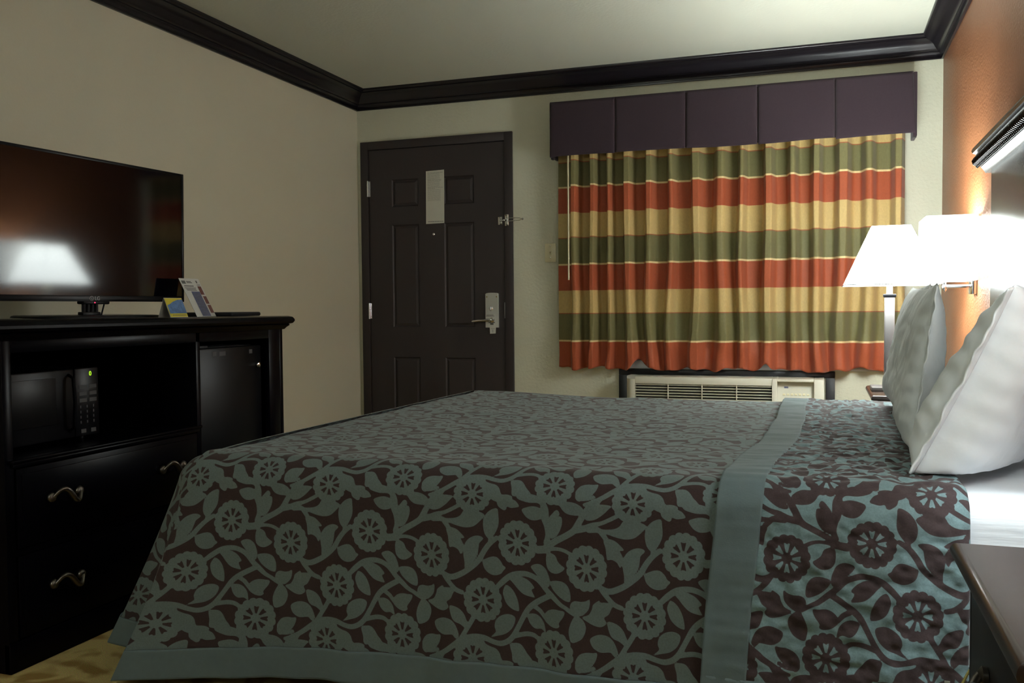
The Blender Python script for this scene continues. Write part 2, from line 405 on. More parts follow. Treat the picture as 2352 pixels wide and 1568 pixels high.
# lock set: plate with arched top, thumb turn, lever, screws
lk = bpy.data.objects.new('lock_set', None); COL.objects.link(lk); lk.parent = droot
bm = bmesh.new(); n=12
out = [( .909,.857),(.998,.857)] + [( .9535+.0445*math.cos(PI*k/n), 1.070+.008*math.sin(PI*k/n)) for k in range(n+1)]
a = [bm.verts.new((x,yf-.0005,z)) for x,z in out]; b = [bm.verts.new((x,yf-.016,z)) for x,z in out]
bm.faces.new(a); bm.faces.new(b[::-1])
for k in range(len(out)): bm.faces.new((a[k],a[(k+1)%len(out)],b[(k+1)%len(out)],b[k]))
bmesh.ops.bevel(bm, geom=[e for e in bm.edges if all(v.co.y < yf-.01 for v in e.verts)], offset=.004, segments=2, affect='EDGES')
finish(bm, 'lock_plate', M_LOCK, lk, auto=35, label='satin steel lock plate')
bm = bmesh.new(); lathe(bm, [(.013,yf-.016),(.013,yf-.020),(.008,yf-.024),(.006,yf-.024)], (.950,0,.978), 'y'); box(bm,.946,.954,yf-.040,yf-.022,.962,.990,bev=.003); finish(bm,'thumb_turn',M_CHROME,lk,auto=35)
bm = bmesh.new(); lathe(bm, [(.016,yf-.016),(.016,yf-.026),(.010,yf-.030),(.009,yf-.045),(.010,yf-.058),(.004,yf-.060)], (.957,0,.905), 'y')
tube(bm, [(.957,yf-.050,.905),(.925,yf-.052,.904),(.880,yf-.050,.902),(.838,yf-.044,.898),(.828,yf-.040,.897)], [.0095,.0095,.0088,.0085,.006])
finish(bm,'lever_handle',M_CHROME,lk,auto=35)
for x,z in ((.921,1.052),(.986,1.052)):
    bm = bmesh.new(); lathe(bm, [(.0045,yf-.0158),(.0045,yf-.0172),(.002,yf-.0178)], (x,0,z), 'y'); finish(bm,'screw',M_BRASS,lk,auto=35)
simple('strike_plate', M_SILVER, droot, [(SX1+.0005,SX1+.0035,-.018,.02,.915,1.016)], 0)
# swing bar guard
sg = bpy.data.objects.new('swing_bar_guard', None); COL.objects.link(sg); sg.parent = droot
bm = bmesh.new(); box(bm, .997,1.024,yf-.004,yf-.0002,1.505,1.555,bev=.001); tube(bm, [(1.008,yf-.004,1.530),(1.012,yf-.022,1.530),(1.045,yf-.026,1.531)], .0045); lathe(bm,[(.001,-.001),(.007,-.004),(.008,-.008),(.005,-.013),(.001,-.014)],(1.045,yf-.020,1.531),'y'); finish(bm,'hook_plate',M_CHROME,sg,auto=35)
bm = bmesh.new(); box(bm, 1.046,1.070,-.021,-.0165,1.496,1.568,bev=.001); tube(bm,[(1.069,-.024,1.500),(1.069,-.024,1.564)],.0045)
for z in (1.512,1.552): lathe(bm,[(.005,-.021),(.005,-.023),(.002,-.024)],(1.056,0,z),'y')
finish(bm,'jamb_plate',M_CHROME,sg,auto=35)
bm = bmesh.new(); tube(bm,[(1.069,-.028,1.543),(1.12,-.036,1.543),(1.15,-.039,1.540),(1.164,-.040,1.533),(1.15,-.039,1.526),(1.12,-.036,1.525),(1.069,-.028,1.525)],.0028,seg=8)
lathe(bm,[(.001,-.009),(.006,-.006),(.0085,0),(.006,.006),(.001,.009)],(1.170,-.041,1.533),'y')
finish(bm,'swing_bar',M_CHROME,sg,auto=35)

# notice on the door
nt_ = thing('door_notice', 'tall narrow white printed notice stuck high on the dark entry door', 'notice', (.565,yf-.0002,1.53))
bm = bmesh.new(); plate(bm, ((-.067,-.0004,0),(.062,-.0004,.002),(.064,-.0004,.344),(-.064,-.0004,.340)), (0,-.0007,0))
o=finish(bm,'paper_sheet',M_PAPER,nt_)
bm = bmesh.new(); z=.330; random.seed(3)
rows=[(.0034,1)]+[(.0022,.8)]*1+[(.0018,.8)]*6+[(.003,.9)]*2+[(.0018,.8)]*7+[(.003,1)]+[(.0028,.5)]+[(.0015,.85)]*15
for hgt,wd in rows:
    x0=-.054; xe=-.054+.108*wd
    while x0 < xe:
        l=random.uniform(.010,.030); box(bm,x0,min(x0+l,xe),-.0016,-.0012,z-hgt,z); x0+=l+.0025
    z-=hgt+.0036
finish(bm,'printed_text',M_INKF,nt_)
bm = bmesh.new(); x0=-.052
while x0<.05: l=random.uniform(.008,.02); box(bm,x0,x0+l,-.0016,-.0012,.012,.0155); x0+=l+.002
finish(bm,'footer_text',M_INK,nt_)
# paper hanger on the lever
ht = thing('door_hanger', 'small pale paper hanger hooked over the door lever below the lock', 'door hanger', (.957,yf-.0165,.80))
pts = [(-.046,.145),(-.042,.060),(-.018,.060),(-.016,.018),(.022,.020),(.024,.064),(.038,.066),(.040,.112),(.020,.116),(.018,.145)]
bm = bmesh.new(); plate(bm, [(x,-.0006,z) for x,z in pts], (0,-.0012,0))
o=finish(bm,'paper_tag',M_CARDW,ht)
for b_ in [(-.042,.014,-.0026,-.0021,.128,.131),(-.040,.008,-.0026,-.0021,.135,.138),(-.026,.018,-.0026,-.0021,.086,.092),(-.014,.008,-.0026,-.0021,.074,.086),(-.012,.018,-.0026,-.0021,.049,.0505),(.002,.004,-.0026,-.0021,.026,.044)]: simple('printed_line', M_INK, ht, [b_],0)

# light switch
sw = thing('light_switch', 'ivory toggle light switch plate on the wall left of the curtain', 'light switch', (1.339,-.0002,1.320))
simple('cover_plate', M_WHITEP, sw, [(-.0355,.0355,-.007,0,-.058,.058)], .0025)
bm=bmesh.new(); box(bm,-.006,.006,-.009,-.0065,-.013,.013,bev=.001); tube(bm,[(0,-.008,0),(.001,-.021,.008)],[.0045,.0035],seg=8); finish(bm,'toggle',M_WHITEP,sw,auto=40)
for z in (-.030,.042):
    bm=bmesh.new(); lathe(bm,[(.0035,-.0068),(.0035,-.0082),(.001,-.0086)],(0,0,z),'y',seg=10); finish(bm,'screw',M_CHROME,sw,auto=40)
def settle(root):
    """children were modelled in room coordinates: shift them into the root's frame"""
    for c in list(root.children): c.location = Vector(c.location) - Vector(root.location)

# ------------------------------------------------------------------ curtain
cur = thing('curtain', 'striped green, rust and gold window curtain hanging in folds under the plum valance', 'curtain', (2.37,-.06,.60))
nx, nz = 900, 120
cx0, cx1 = 1.402, 3.352
xx = np.linspace(cx0, cx1, nx); tt = np.linspace(0,1,nz)
X, T = np.meshgrid(xx, tt)
ztop = 1.97
hem = .612 + .008*np.sin(X*23+1) + .005*np.sin(X*61) + .050*np.exp(-((X-1.905)/.035)**2) + .050*np.exp(-((X-2.635)/.030)**2) + .034*np.exp(-((X-3.15)/.05)**2) + .012*np.exp(-((X-2.42)/.03)**2)
Z = hem + (ztop-hem)*T
drop = 1-T
ridges = [(1.521,.024),(1.635,.020),(1.731,.017),(1.845,.026),(1.975,.025),(2.098,.021),(2.245,.030),(2.385,.036),(2.501,.020),(2.646,.026),(2.776,.024),(2.904,.026),(3.040,.034),(3.170,.030),(3.318,.026)]
B = np.zeros_like(X)
for k,(xr,w) in enumerate(ridges):
    wob = .012*np.sin(3.1*Z+k*1.7)*drop + .010*np.sin(7*Z+k)*drop**2
    ww = w*(1+.35*drop**2)
    s = (X-xr-wob)/ww
    amp = .100*(1-.25*drop) * (1.0 + .12*math.sin(k*2.3))
    B = np.maximum(B, amp*np.exp(-np.abs(s)**np.where(s<0,4.0,3.0)))
low = np.exp(-((Z-.75)/.12)**2)
B += .010*low*np.sin(X*19+Z*14) + .004*np.sin(X*41+Z*5) + .012*np.exp(-((X-2.40-(Z-.75)*.5)/.05)**2)*low
Y = -.038 - B - .012*drop
Y = np.clip(Y, -.133, -.033)
body = numpy_grid('curtain_cloth', X-2.37, Y+.06, Z-.60, M_CURT, cur)
body.data.transform(Matrix.Translation((0,0,.60))); body.location = (0,0,-.60)   # object z = height above floor for the stripes
sm = body.modifiers.new('thickness','SOLIDIFY'); sm.thickness = .0015; sm.offset = 0
bm = bmesh.new(); tube(bm, [(1.489-2.37,-.128+.06,1.30),(1.489-2.37,-.128+.06,.546)], .005, seg=10); finish(bm,'draw_wand',M_WHITEP,cur,auto=40,label='white plastic draw wand')

# ------------------------------------------------------------------ valance
va = thing('valance', 'dark plum upholstered valance with box pleats above the curtain', 'valance', (2.39,0,1.87))
vb = [1.383,1.783,2.193,2.589,2.994,3.384]; vbb=[1.379,1.781,2.192,2.590,2.997,3.405]
zt = [2.213,2.206,2.206,2.206,2.206]; 
for i in range(5):
    n1, n2 = 40, 20
    s = np.linspace(0,1,n1); t = np.linspace(0,1,n2); Sg, Tg = np.meshgrid(s,t)
    g = .0025
    xt = vb[i]+g + (vb[i+1]-vb[i]-2*g)*Sg; xb = vbb[i]+g + (vbb[i+1]-vbb[i]-2*g)*Sg
    zb = 1.883 + .004*np.sin(Sg*3+i*1.4) + (.006 if i%2 else 0)*Sg
    Xv = xb + (xt-xb)*Tg; Zv = zb + (2.206-zb)*Tg
    edge = np.minimum(np.minimum(Sg,1-Sg)*16, 1)
    Yv = -.150 - .006*np.sqrt(edge)*(.7+.3*np.sin(PI*Tg)) - .0015*np.sin(Sg*9+Tg*4+i)
    Xv=np.concatenate([Xv,Xv[-1:]],0); Zv=np.concatenate([Zv,Zv[-1:]],0); Yv=np.concatenate([Yv,np.full_like(Yv[-1:],-.125)],0)
    o = numpy_grid('pleat_panel', Xv-2.39, Yv, Zv-1.87, M_VAL, va)
    md = o.modifiers.new('thickness','SOLIDIFY'); md.thickness=.004; md.offset=-1
bm = bmesh.new(); box(bm, 1.381-2.39,1.401-2.39,-.149,-.0005,1.881-1.87,2.206-1.87,bev=.004); finish(bm,'side_return',M_VAL,va,auto=40)
bm = bmesh.new(); box(bm, 3.384-2.39,3.403-2.39,-.149,-.0005,1.868-1.87,2.206-1.87,bev=.004); finish(bm,'side_return',M_VAL,va,auto=40)
simple('pleat_backing', M_VALSL, va, [(1.395-2.39,3.39-2.39,-.143,-.138,1.890-1.87,2.200-1.87)], 0)
simple('top_board', M_VAL, va, [(1.383-2.39,3.384-2.39,-.150,-.0005,2.198-1.87,2.210-1.87)], .003)
simple('corner_clip',M_NSBODY,va,[(1.386-2.39,1.399-2.39,-.142,-.11,1.870-1.87,1.882-1.87)],.002); simple('corner_clip',M_NSBODY,va,[(3.387-2.39,3.401-2.39,-.146,-.125,1.862-1.87,1.869-1.87)],.002)

# ------------------------------------------------------------------ wall air conditioner
ac = thing('air_conditioner', 'white wall air conditioner with slatted grille below the curtain', 'air conditioner', (2.40,-.10,.10))
bm = bmesh.new()
for b in ((1.770,3.003,-.022,-.0005,.571,.606),(1.770,1.835,-.022,-.0005,.10,.571),(2.955,3.003,-.022,-.0005,.10,.571)): box(bm,*b,bev=.003)
finish(bm,'wall_surround',M_ACFR,ac,auto=40,label='black surround frame')
AX0,AX1,AY,AZ = 1.845,2.945,-.205,.575
GX0,GX1,PX0,PX1 = 1.905,2.672,2.700,2.893
bm = bmesh.new()
# rounded left end
n=8; out=[(AX0+.0,-.02)]+[(AX0+.045-.045*math.cos(PI/2*k/n), AY+.07-.07*math.sin(PI/2*k/n)) for k in range(n+1)]+[(GX0,AY),(GX0,-.02)]
a=[bm.verts.new((x,y,.10)) for x,y in out]; b=[bm.verts.new((x,y,AZ-.012*(1 if -.15>y else 0))) for x,y in out]
bm.faces.new(a); bm.faces.new(b)
for k in range(len(out)): bm.faces.new((a[k],a[(k+1)%len(out)],b[(k+1)%len(out)],b[k]))
for b_ in ((GX0,GX1,AY,-.02,.535,AZ),(GX0,GX1,AY,-.02,.10,.325),(GX1,PX0,AY-.004,-.02,.10,AZ),(PX1,AX1,AY-.004,-.02,.10,AZ),(PX0,PX1,AY,-.02,.560,AZ),(PX0,PX1,AY,-.02,.10,.40)): box(bm,*b_,bev=.003)
finish(bm,'housing',M_ACP,ac,auto=35)
simple('louvre_void',M_ACDARK,ac,[(GX0,GX1,-.165,-.15,.325,.535)],0)
bm = bmesh.new()
for k in range(13):
    z=.530-.0160*k
    b2=bmesh.new(); box(b2,GX0,GX1,-.011,.011,-.0014,.0014); b2.transform(Matrix.Translation((0,-.188,z))@Matrix.Rotation(math.radians(6),4,'X')); merge(bm,b2)
for x in (2.097,2.289,2.481): box(bm,x-.0022,x+.0022,-.206,-.19,.325,.535)
finish(bm,'grille_slats',M_ACP,ac)
# sloped control panel
bm = bmesh.new(); b2=bmesh.new(); box(b2,PX0,PX1,-.003,.003,-.085,.085); b2.transform(Matrix.Translation((0,-.165,.485))@Matrix.Rotation(math.radians(-14),4,'X')); merge(bm,b2)
cp=finish(bm,'control_panel',M_ACP,ac)
rotp = Matrix.Translation((0,-.165,.485))@Matrix.Rotation(math.radians(-14),4,'X')
bm = bmesh.new(); b2=bmesh.new(); box(b2,2.735,2.757,-.0045,-.0028,.036,.046); b2.transform(rotp); merge(bm,b2); finish(bm,'display_window',M_NAVY,ac)
bm = bmesh.new(); b2=bmesh.new()
for i in range(3):
    for j in range(3): box(b2,2.775+i*.030,2.795+i*.030,-.0042,-.0028,.048-j*.020,.050-j*.020)
for i in range(7): box(b2,2.728+i*.021,2.742+i*.021,-.0075,-.0028,-.004,.006,bev=.001)
b2.transform(rotp); merge(bm,b2); finish(bm,'control_buttons',M_WHITEP,ac)
settle(ac)

# ------------------------------------------------------------------ dresser
DXF=.869; DY0,DY1=-3.550,-2.232; DTZ=.955
dr = thing('dresser', 'long black-brown dresser with open shelves and two wide drawers under the television', 'dresser', (.50,-2.89,0))
bm = bmesh.new()
bk=.13
box(bm,bk,DXF,DY0,DY0+.030,.0,.905,bev=.002)            # near end panel
box(bm,bk,DXF,DY1-.022,DY1,.0,.905,bev=.002)            # far end panel
box(bm,DXF-.022,DXF,DY1-.095,DY1-.022,.085,.905,bev=.002)   # wide right stile
box(bm,bk,DXF,-2.765,-2.742,.085,.905,bev=.002)         # divider
box(bm,bk,bk+.012,DY0+.03,DY1-.022,.05,.905)            # back
box(bm,DXF-.022,DXF,DY0+.030,DY1-.095,.868,.905,bev=.002)   # top rail
box(bm,bk+.012,DXF-.03,DY0+.03,DY1-.022,.090,.105)       # floor of carcass
box(bm,DXF-.020,DXF+.004,DY0,DY1,.0,.083,bev=.003)      # plinth
box(bm,DXF-.020,DXF,DY0+.03,-2.765,.315,.330)           # rail between drawers
finish(bm,'carcass',M_WOOD,dr,auto=40)
# top with moulded edge
bm = bmesh.new()
prof=[(-.004,.900),(.006,.902),(.012,.910),(.020,.917),(.022,.920),(.019,.922),(.030,.926),(.036,.934),(.036,.942),(.030,.951),(.018,.955)]
pth=[(bk-.02,DY0),(DXF,DY0),(DXF,DY1),(bk-.02,DY1)]
nrm=[(0,-1),(1,-1),(1,1),(0,1)]
rings=[[bm.verts.new((x+nx_*d,y+ny_*d,z)) for d,z in prof] for (x,y),(nx_,ny_) in zip(pth,nrm)]
for a,b in zip(rings,rings[1:]):
    for k in range(len(prof)-1): bm.faces.new((a[k],a[k+1],b[k+1],b[k]))
bm.faces.new([r[-1] for r in rings]); bm.faces.new([r[0] for r in rings][::-1]); bm.faces.new([v for v in rings[0]]+[]); bm.faces.new([v for v in rings[3]][::-1])
bm.faces.new((rings[0][0],rings[0][-1],rings[3][-1],rings[3][0]))
finish(bm,'dresser_top',M_WOOD,dr,auto=30)
bm = bmesh.new(); box(bm,bk+.012,DXF-.022,DY0+.03,-2.765,.560,.576); 
box(bm,DXF-.030,DXF+.008,DY0+.022,-2.760,.556,.568,bev=.003); box(bm,DXF-.030,DXF+.014,DY0+.014,-2.752,.568,.579,bev=.004,seg=3)
finish(bm,'shelf',M_WOOD,dr,auto=40)
def handle(parent, y, z):
    bm = bmesh.new(); n=28; pts=[]; rr=[]
    for k in range(n+1):
        t=k/n; yy=-.050+.100*t
        zz=.010*math.sin((t-.5)*2*PI)*1.0 if True else 0
        zz=-.021*math.sin((t-.5)*PI*2)
        xx=.010+.020*math.sin(PI*t)**.7
        pts.append((xx,yy,zz)); rr.append(.0062+.0032*math.sin(PI*t))
    tube(bm,pts,rr,seg=12,flat=.8)
    for e in (0,-1):
        c=pts[e]; lathe(bm,[(.003,.0),(.012,.001),(.0145,.006),(.013,.011),(.007,.015),(.002,.016)],(0,c[1],c[2]),'x',seg=18)
    return finish(bm,'drawer_handle',M_PEWTER,parent,auto=45,loc=(DXF+.0005,y,z),label='pewter wavy pull handle')
for zb,zt_,zh in ((.334,.552,.455),(.088,.312,.208)):
    bm = bmesh.new(); box(bm,DXF-.016,DXF+.002,DY0+.036,-2.770,zb,zt_,bev=.002)
    box(bm,DXF-.001,DXF+.0045,DY0+.052,-2.786,zb+.016,zt_-.016,bev=.002)
    box(bm,.30,DXF-.016,DY0+.05,-2.785,zb+.01,zt_-.03)
    dw = finish(bm,'drawer',M_WOOD,dr,auto=40)
    for y in (-3.357,-2.905): handle(dw, y, zh).location.x = DXF+.004
settle(dr)

# mini fridge inside the right bay
fr = thing('mini_fridge', 'small black refrigerator built into the right bay of the dresser', 'refrigerator', (.60,-2.54,.108))
bm = bmesh.new(); box(bm,.30,.800,-2.725,-2.345,.108,.845,bev=.004); finish(bm,'cabinet',M_BLACKM,fr,auto=40)
simple('fridge_door',M_FRIDGE,fr,[(.802,.842,-2.728,-2.342,.120,.842)],.005)
bm = bmesh.new(); lathe(bm,[(.012,.842),(.013,.848),(.010,.853),(.003,.855)],(0,-2.369,.766),'x',seg=16); finish(bm,'door_knob',M_CHROME,fr,auto=40,label='small bright round knob')
simple('top_hinge_cover',M_BLACKM,fr,[(.79,.838,-2.722,-2.66,.8425,.852)],.002)
for y0,y1 in ((-2.640,-2.618),(-2.600,-2.565),(-2.42,-2.40)): simple('badge_print',M_KEYP,fr,[(.8422,.8428,y0,y1,.812,.828)],0)
settle(fr)

# microwave on the shelf
mw = thing('microwave_oven', 'black microwave oven on the open dresser shelf below the television', 'microwave', (.55,-3.31,.5765))
bm = bmesh.new(); box(bm,.36,.735,-3.500,-3.090,.592,.802,bev=.006)
for x in (.40,.70):
    for y in (-3.47,-3.12): lathe(bm,[(.012,.577),(.012,.593)],(x,y,0),'z',seg=12)
finish(bm,'oven_case',M_BLACKP,mw,auto=40)
md_=None
bm = bmesh.new(); box(bm,.736,.752,-3.500,-3.190,.590,.803,bev=.005); d_=finish(bm,'oven_door',M_BLACKP,mw,auto=40)
simple('door_window',M_MWGLASS,d_,[(.7515,.7545,-3.470,-3.262,.640,.780)],.001)
bm = bmesh.new(); tube(bm,[(.752,-3.212,.785),(.770,-3.211,.775),(.774,-3.210,.70),(.770,-3.211,.625),(.752,-3.212,.612)],.005,seg=8); finish(bm,'door_handle',M_BLACKP,d_,auto=40)
simple('control_panel',M_BLACKP,mw,[(.736,.751,-3.187,-3.090,.590,.803)],.004)
kp = bmesh.new()
for r in range(3):
    for c in range(2): box(kp,.7512,.7518,-3.170+c*.040,-3.140+c*.040,.738-r*.021,.750-r*.021)
for r in range(4):
    for c in range(3): box(kp,.7512,.7520,-3.168+c*.026,-3.164+c*.026,.678-r*.016,.686-r*.016)
for c in range(2): box(kp,.7512,.7518,-3.166+c*.040,-3.146+c*.040,.600,.612)
finish(kp,'keypad',M_KEYP,mw)
M_XZ = Matrix(((0,0,1,0),(1,0,0,0),(0,1,0,0),(0,0,0,1)))   # text facing +x, reading along +y
text_mesh('clock_display','0',.020,M_GREEN,mw,Matrix.Translation((.7525,-3.125,.7835))@M_XZ)
settle(mw)

# ------------------------------------------------------------------ television (its own frame: +x is the screen normal)
TVA = -math.radians(3.8)
tv = thing('television', 'black flat screen television on a stand on top of the dresser', 'television', (.50,-2.843,.9575), TVA)
tv.rotation_euler[1] = .020
TW, TH, TB = .437, .503, .057
bm = bmesh.new(); box(bm,-.030,.0,-TW,TW,TB,TB+TH,bev=.005); box(bm,-.055,-.028,-TW*.7,TW*.7,TB+.05,TB+TH*.75,bev=.015); finish(bm,'casing',M_BLACKP,tv,auto=40)
bm = bmesh.new()
for b in ((.0,.004,-TW,-TW+.010,TB,TB+TH),(.0,.004,TW-.010,TW,TB,TB+TH),(.0,.004,-TW+.010,TW-.010,TB+TH-.010,TB+TH),(.0,.004,-TW+.010,TW-.010,TB,TB+.021)): box(bm,*b,bev=.001)
finish(bm,'bezel',M_BLACKP,tv,auto=40)
simple('screen',M_SCREEN,tv,[(.0,.0022,-TW+.0101,TW-.0101,TB+.0212,TB+TH-.0101)],0)
bm = bmesh.new(); box(bm,-.028,.006,-.048,.066,TB-.010,TB+.002,bev=.004); finish(bm,'sensor_housing',M_BLACKP,tv,auto=40)
bm = bmesh.new(); lathe(bm,[(.0022,.0055),(.0022,.0068)],(0,-.0006,TB-.004),'x',seg=10); finish(bm,'standby_light',M_RED,tv)
bm = bmesh.new()
for y in (-.030,-.012,.006,.024): tube(bm,[(-.015,y,TB-.006),(-.015,y,.010)],.0068,seg=10)
box(bm,-.03,-.003,-.043,.034,.006,.020,bev=.003); tube(bm,[(-.01,.055,TB-.008),(-.004,.045,.035),(-.008,.040,.008)],.003,seg=8)
finish(bm,'stand_neck',M_BLACKP,tv,auto=40)
bm = bmesh.new(); n=40; pr=[]
for k in range(n): 
    a=2*PI*k/n; c,s=math.cos(a),math.sin(a); pr.append((.115*np.sign(c)*abs(c)**.45-.02,.262*np.sign(s)*abs(s)**.35))
lo=[bm.verts.new((x,y,.0)) for x,y in pr]; hi=[bm.verts.new((x*.985,y*.99,.006)) for x,y in pr]; h2=[bm.verts.new((x*.93,y*.97,.0085)) for x,y in pr]
bm.faces.new(lo[::-1]); bm.faces.new(h2)
for a,b in ((lo,hi),(hi,h2)):
    for k in range(n): bm.faces.new((a[k],a[(k+1)%n],b[(k+1)%n],b[k]))
finish(bm,'stand_base',M_BLACKP,tv,auto=40)
# maker's mark under the screen: small ring with a wink, then two letters
lg = bmesh.new(); seg=24; R1,R2=.0085,.0072
r1=[lg.verts.new((.0042,-.012+R1*math.cos(2*PI*k/seg),TB+.0105+R1*math.sin(2*PI*k/seg))) for k in range(seg)]
r2=[lg.verts.new((.0042,-.012+R2*math.cos(2*PI*k/seg),TB+.0105+R2*math.sin(2*PI*k/seg))) for k in range(seg)]
for k in range(seg): lg.faces.new((r1[k],r1[(k+1)%seg],r2[(k+1)%seg],r2[k]))
box(lg,.0042,.0048,-.0135,-.0122,TB+.006,TB+.0145); box(lg,.0042,.0048,-.0135,-.009,TB+.006,TB+.0072)
lgo = finish(lg,'maker_mark',M_LABELG,tv)
text_mesh('maker_letters','LG',.019,M_LABELG,tv,Matrix.Translation((.0046,.012,TB+.0105))@M_XZ)

# ------------------------------------------------------------------ cards and folder beside the television
tc_ = thing('tent_card', 'small yellow and blue folded card standing on the dresser beside the television', 'card', (.655,-2.618,.9552))
th=.072; d0=.028; wy=.048
bm = bmesh.new()
for sgn in (1,-1):
    vs=[(d0*sgn,-wy,0),(d0*sgn,wy,0),(0,wy-.003,th),(0,-wy-.003,th)]
    plate(bm, vs, (-.0008*sgn,0,0))
finish(bm,'folded_card',M_CARDW,tc_)
def on_slope(y0,y1,t0,t1,e=.0012):
    """quad on the +x face of the tent card, t from 0 (bottom) to 1 (top)"""
    def P(y,t): return (d0*(1-t)+e, y-.003*t, th*t)
    return [P(y0,t0),P(y1,t0),P(y1,t1),P(y0,t1)]
bm=bmesh.new(); bm.faces.new([bm.verts.new(v) for v in on_slope(-wy+.001,wy-.001,.02,.98)]); finish(bm,'yellow_print',M_YELLOW,tc_)
bm=bmesh.new(); pl=[(-.044,.20),(.047,.20),(.047,.92),(.020,.90),(-.008,.80),(-.028,.68),(-.044,.62)]
bm.faces.new([bm.verts.new((d0*(1-t)+.0018,y-.003*t,th*t)) for y,t in pl]); finish(bm,'blue_picture',M_BLUE,tc_)
bm=bmesh.new()
x0=-.034
while x0<.032: bm.faces.new([bm.verts.new(v) for v in on_slope(x0,x0+.006,.09,.13,.0022)]); x0+=.008
finish(bm,'line_of_print',M_INK,tc_)

br = thing('brochure_holder', 'tall leaning white and blue printed brochure in a stand between television and black folder', 'brochure', (.60,-2.415,.9552))
# leaning upright board, bottom pulled toward the room
bh=.150; lean=.040
def BP(y,t,e=0): return (.045-lean*t*1.5+e, y+.030*(1-t), bh*t)
def bq(bm,y0,y1,t0,t1,e): bm.faces.new([bm.verts.new(BP(y,t,e)) for y,t in ((y0,t0),(y1,t0),(y1,t1),(y0,t1))])
bm=bmesh.new(); plate(bm,[BP(-.085,0),BP(.030,0),BP(.030,1),BP(-.085,1)],(-.0015,0,0)); finish(bm,'backing_sheet',M_CARDW,br)
bm=bmesh.new(); plate(bm,((.046,-.030,0),(.046,.09,0),(-.045,.085,0),(-.045,-.03,0)),(0,0,.002)); finish(bm,'stand_foot',M_ACRYL,br)
bm=bmesh.new(); bq(bm,-.050,.000,.02,.66,.0012); finish(bm,'blue_panel',M_NAVY,br)
bm=bmesh.new()
for t0,t1,y0,y1 in ((.58,.80,.001,.022),(.34,.54,.006,.026),(.10,.31,.008,.028)): bq(bm,y0,y1,t0,t1,.0012)
finish(bm,'food_photos',M_PHOTOR,br)
bm=bmesh.new()
for t0,t1,y0,y1 in ((.86,.94,-.080,-.058),(.88,.90,-.052,-.02),(.91,.93,-.052,-.024),(.79,.815,-.075,-.02),(.745,.76,-.078,-.012),(.715,.73,-.072,-.014),(.685,.70,-.070,-.012),(.83,.845,.002,.022),(.88,.95,.004,.012)): bq(bm,y0,y1,t0,t1,.0012)
for k in range(14): bq(bm,-.044,-.006,.07+k*.040,.082+k*.040,.0019)
finish(bm,'lines_of_print',M_INK,br)
fo = thing('folder', 'flat black padded folder lying on the right end of the dresser top', 'folder', (.60,-2.235,.9552))
bm=bmesh.new(); box(bm,-.13,.11,-.110,.090,0,.017,bev=.007,seg=3); finish(bm,'cover',M_BLACKM,fo,auto=40)
bm=bmesh.new(); box(bm,-.115,.1105,-.098,.080,.006,.0105); finish(bm,'pages',M_BLACKP,fo)
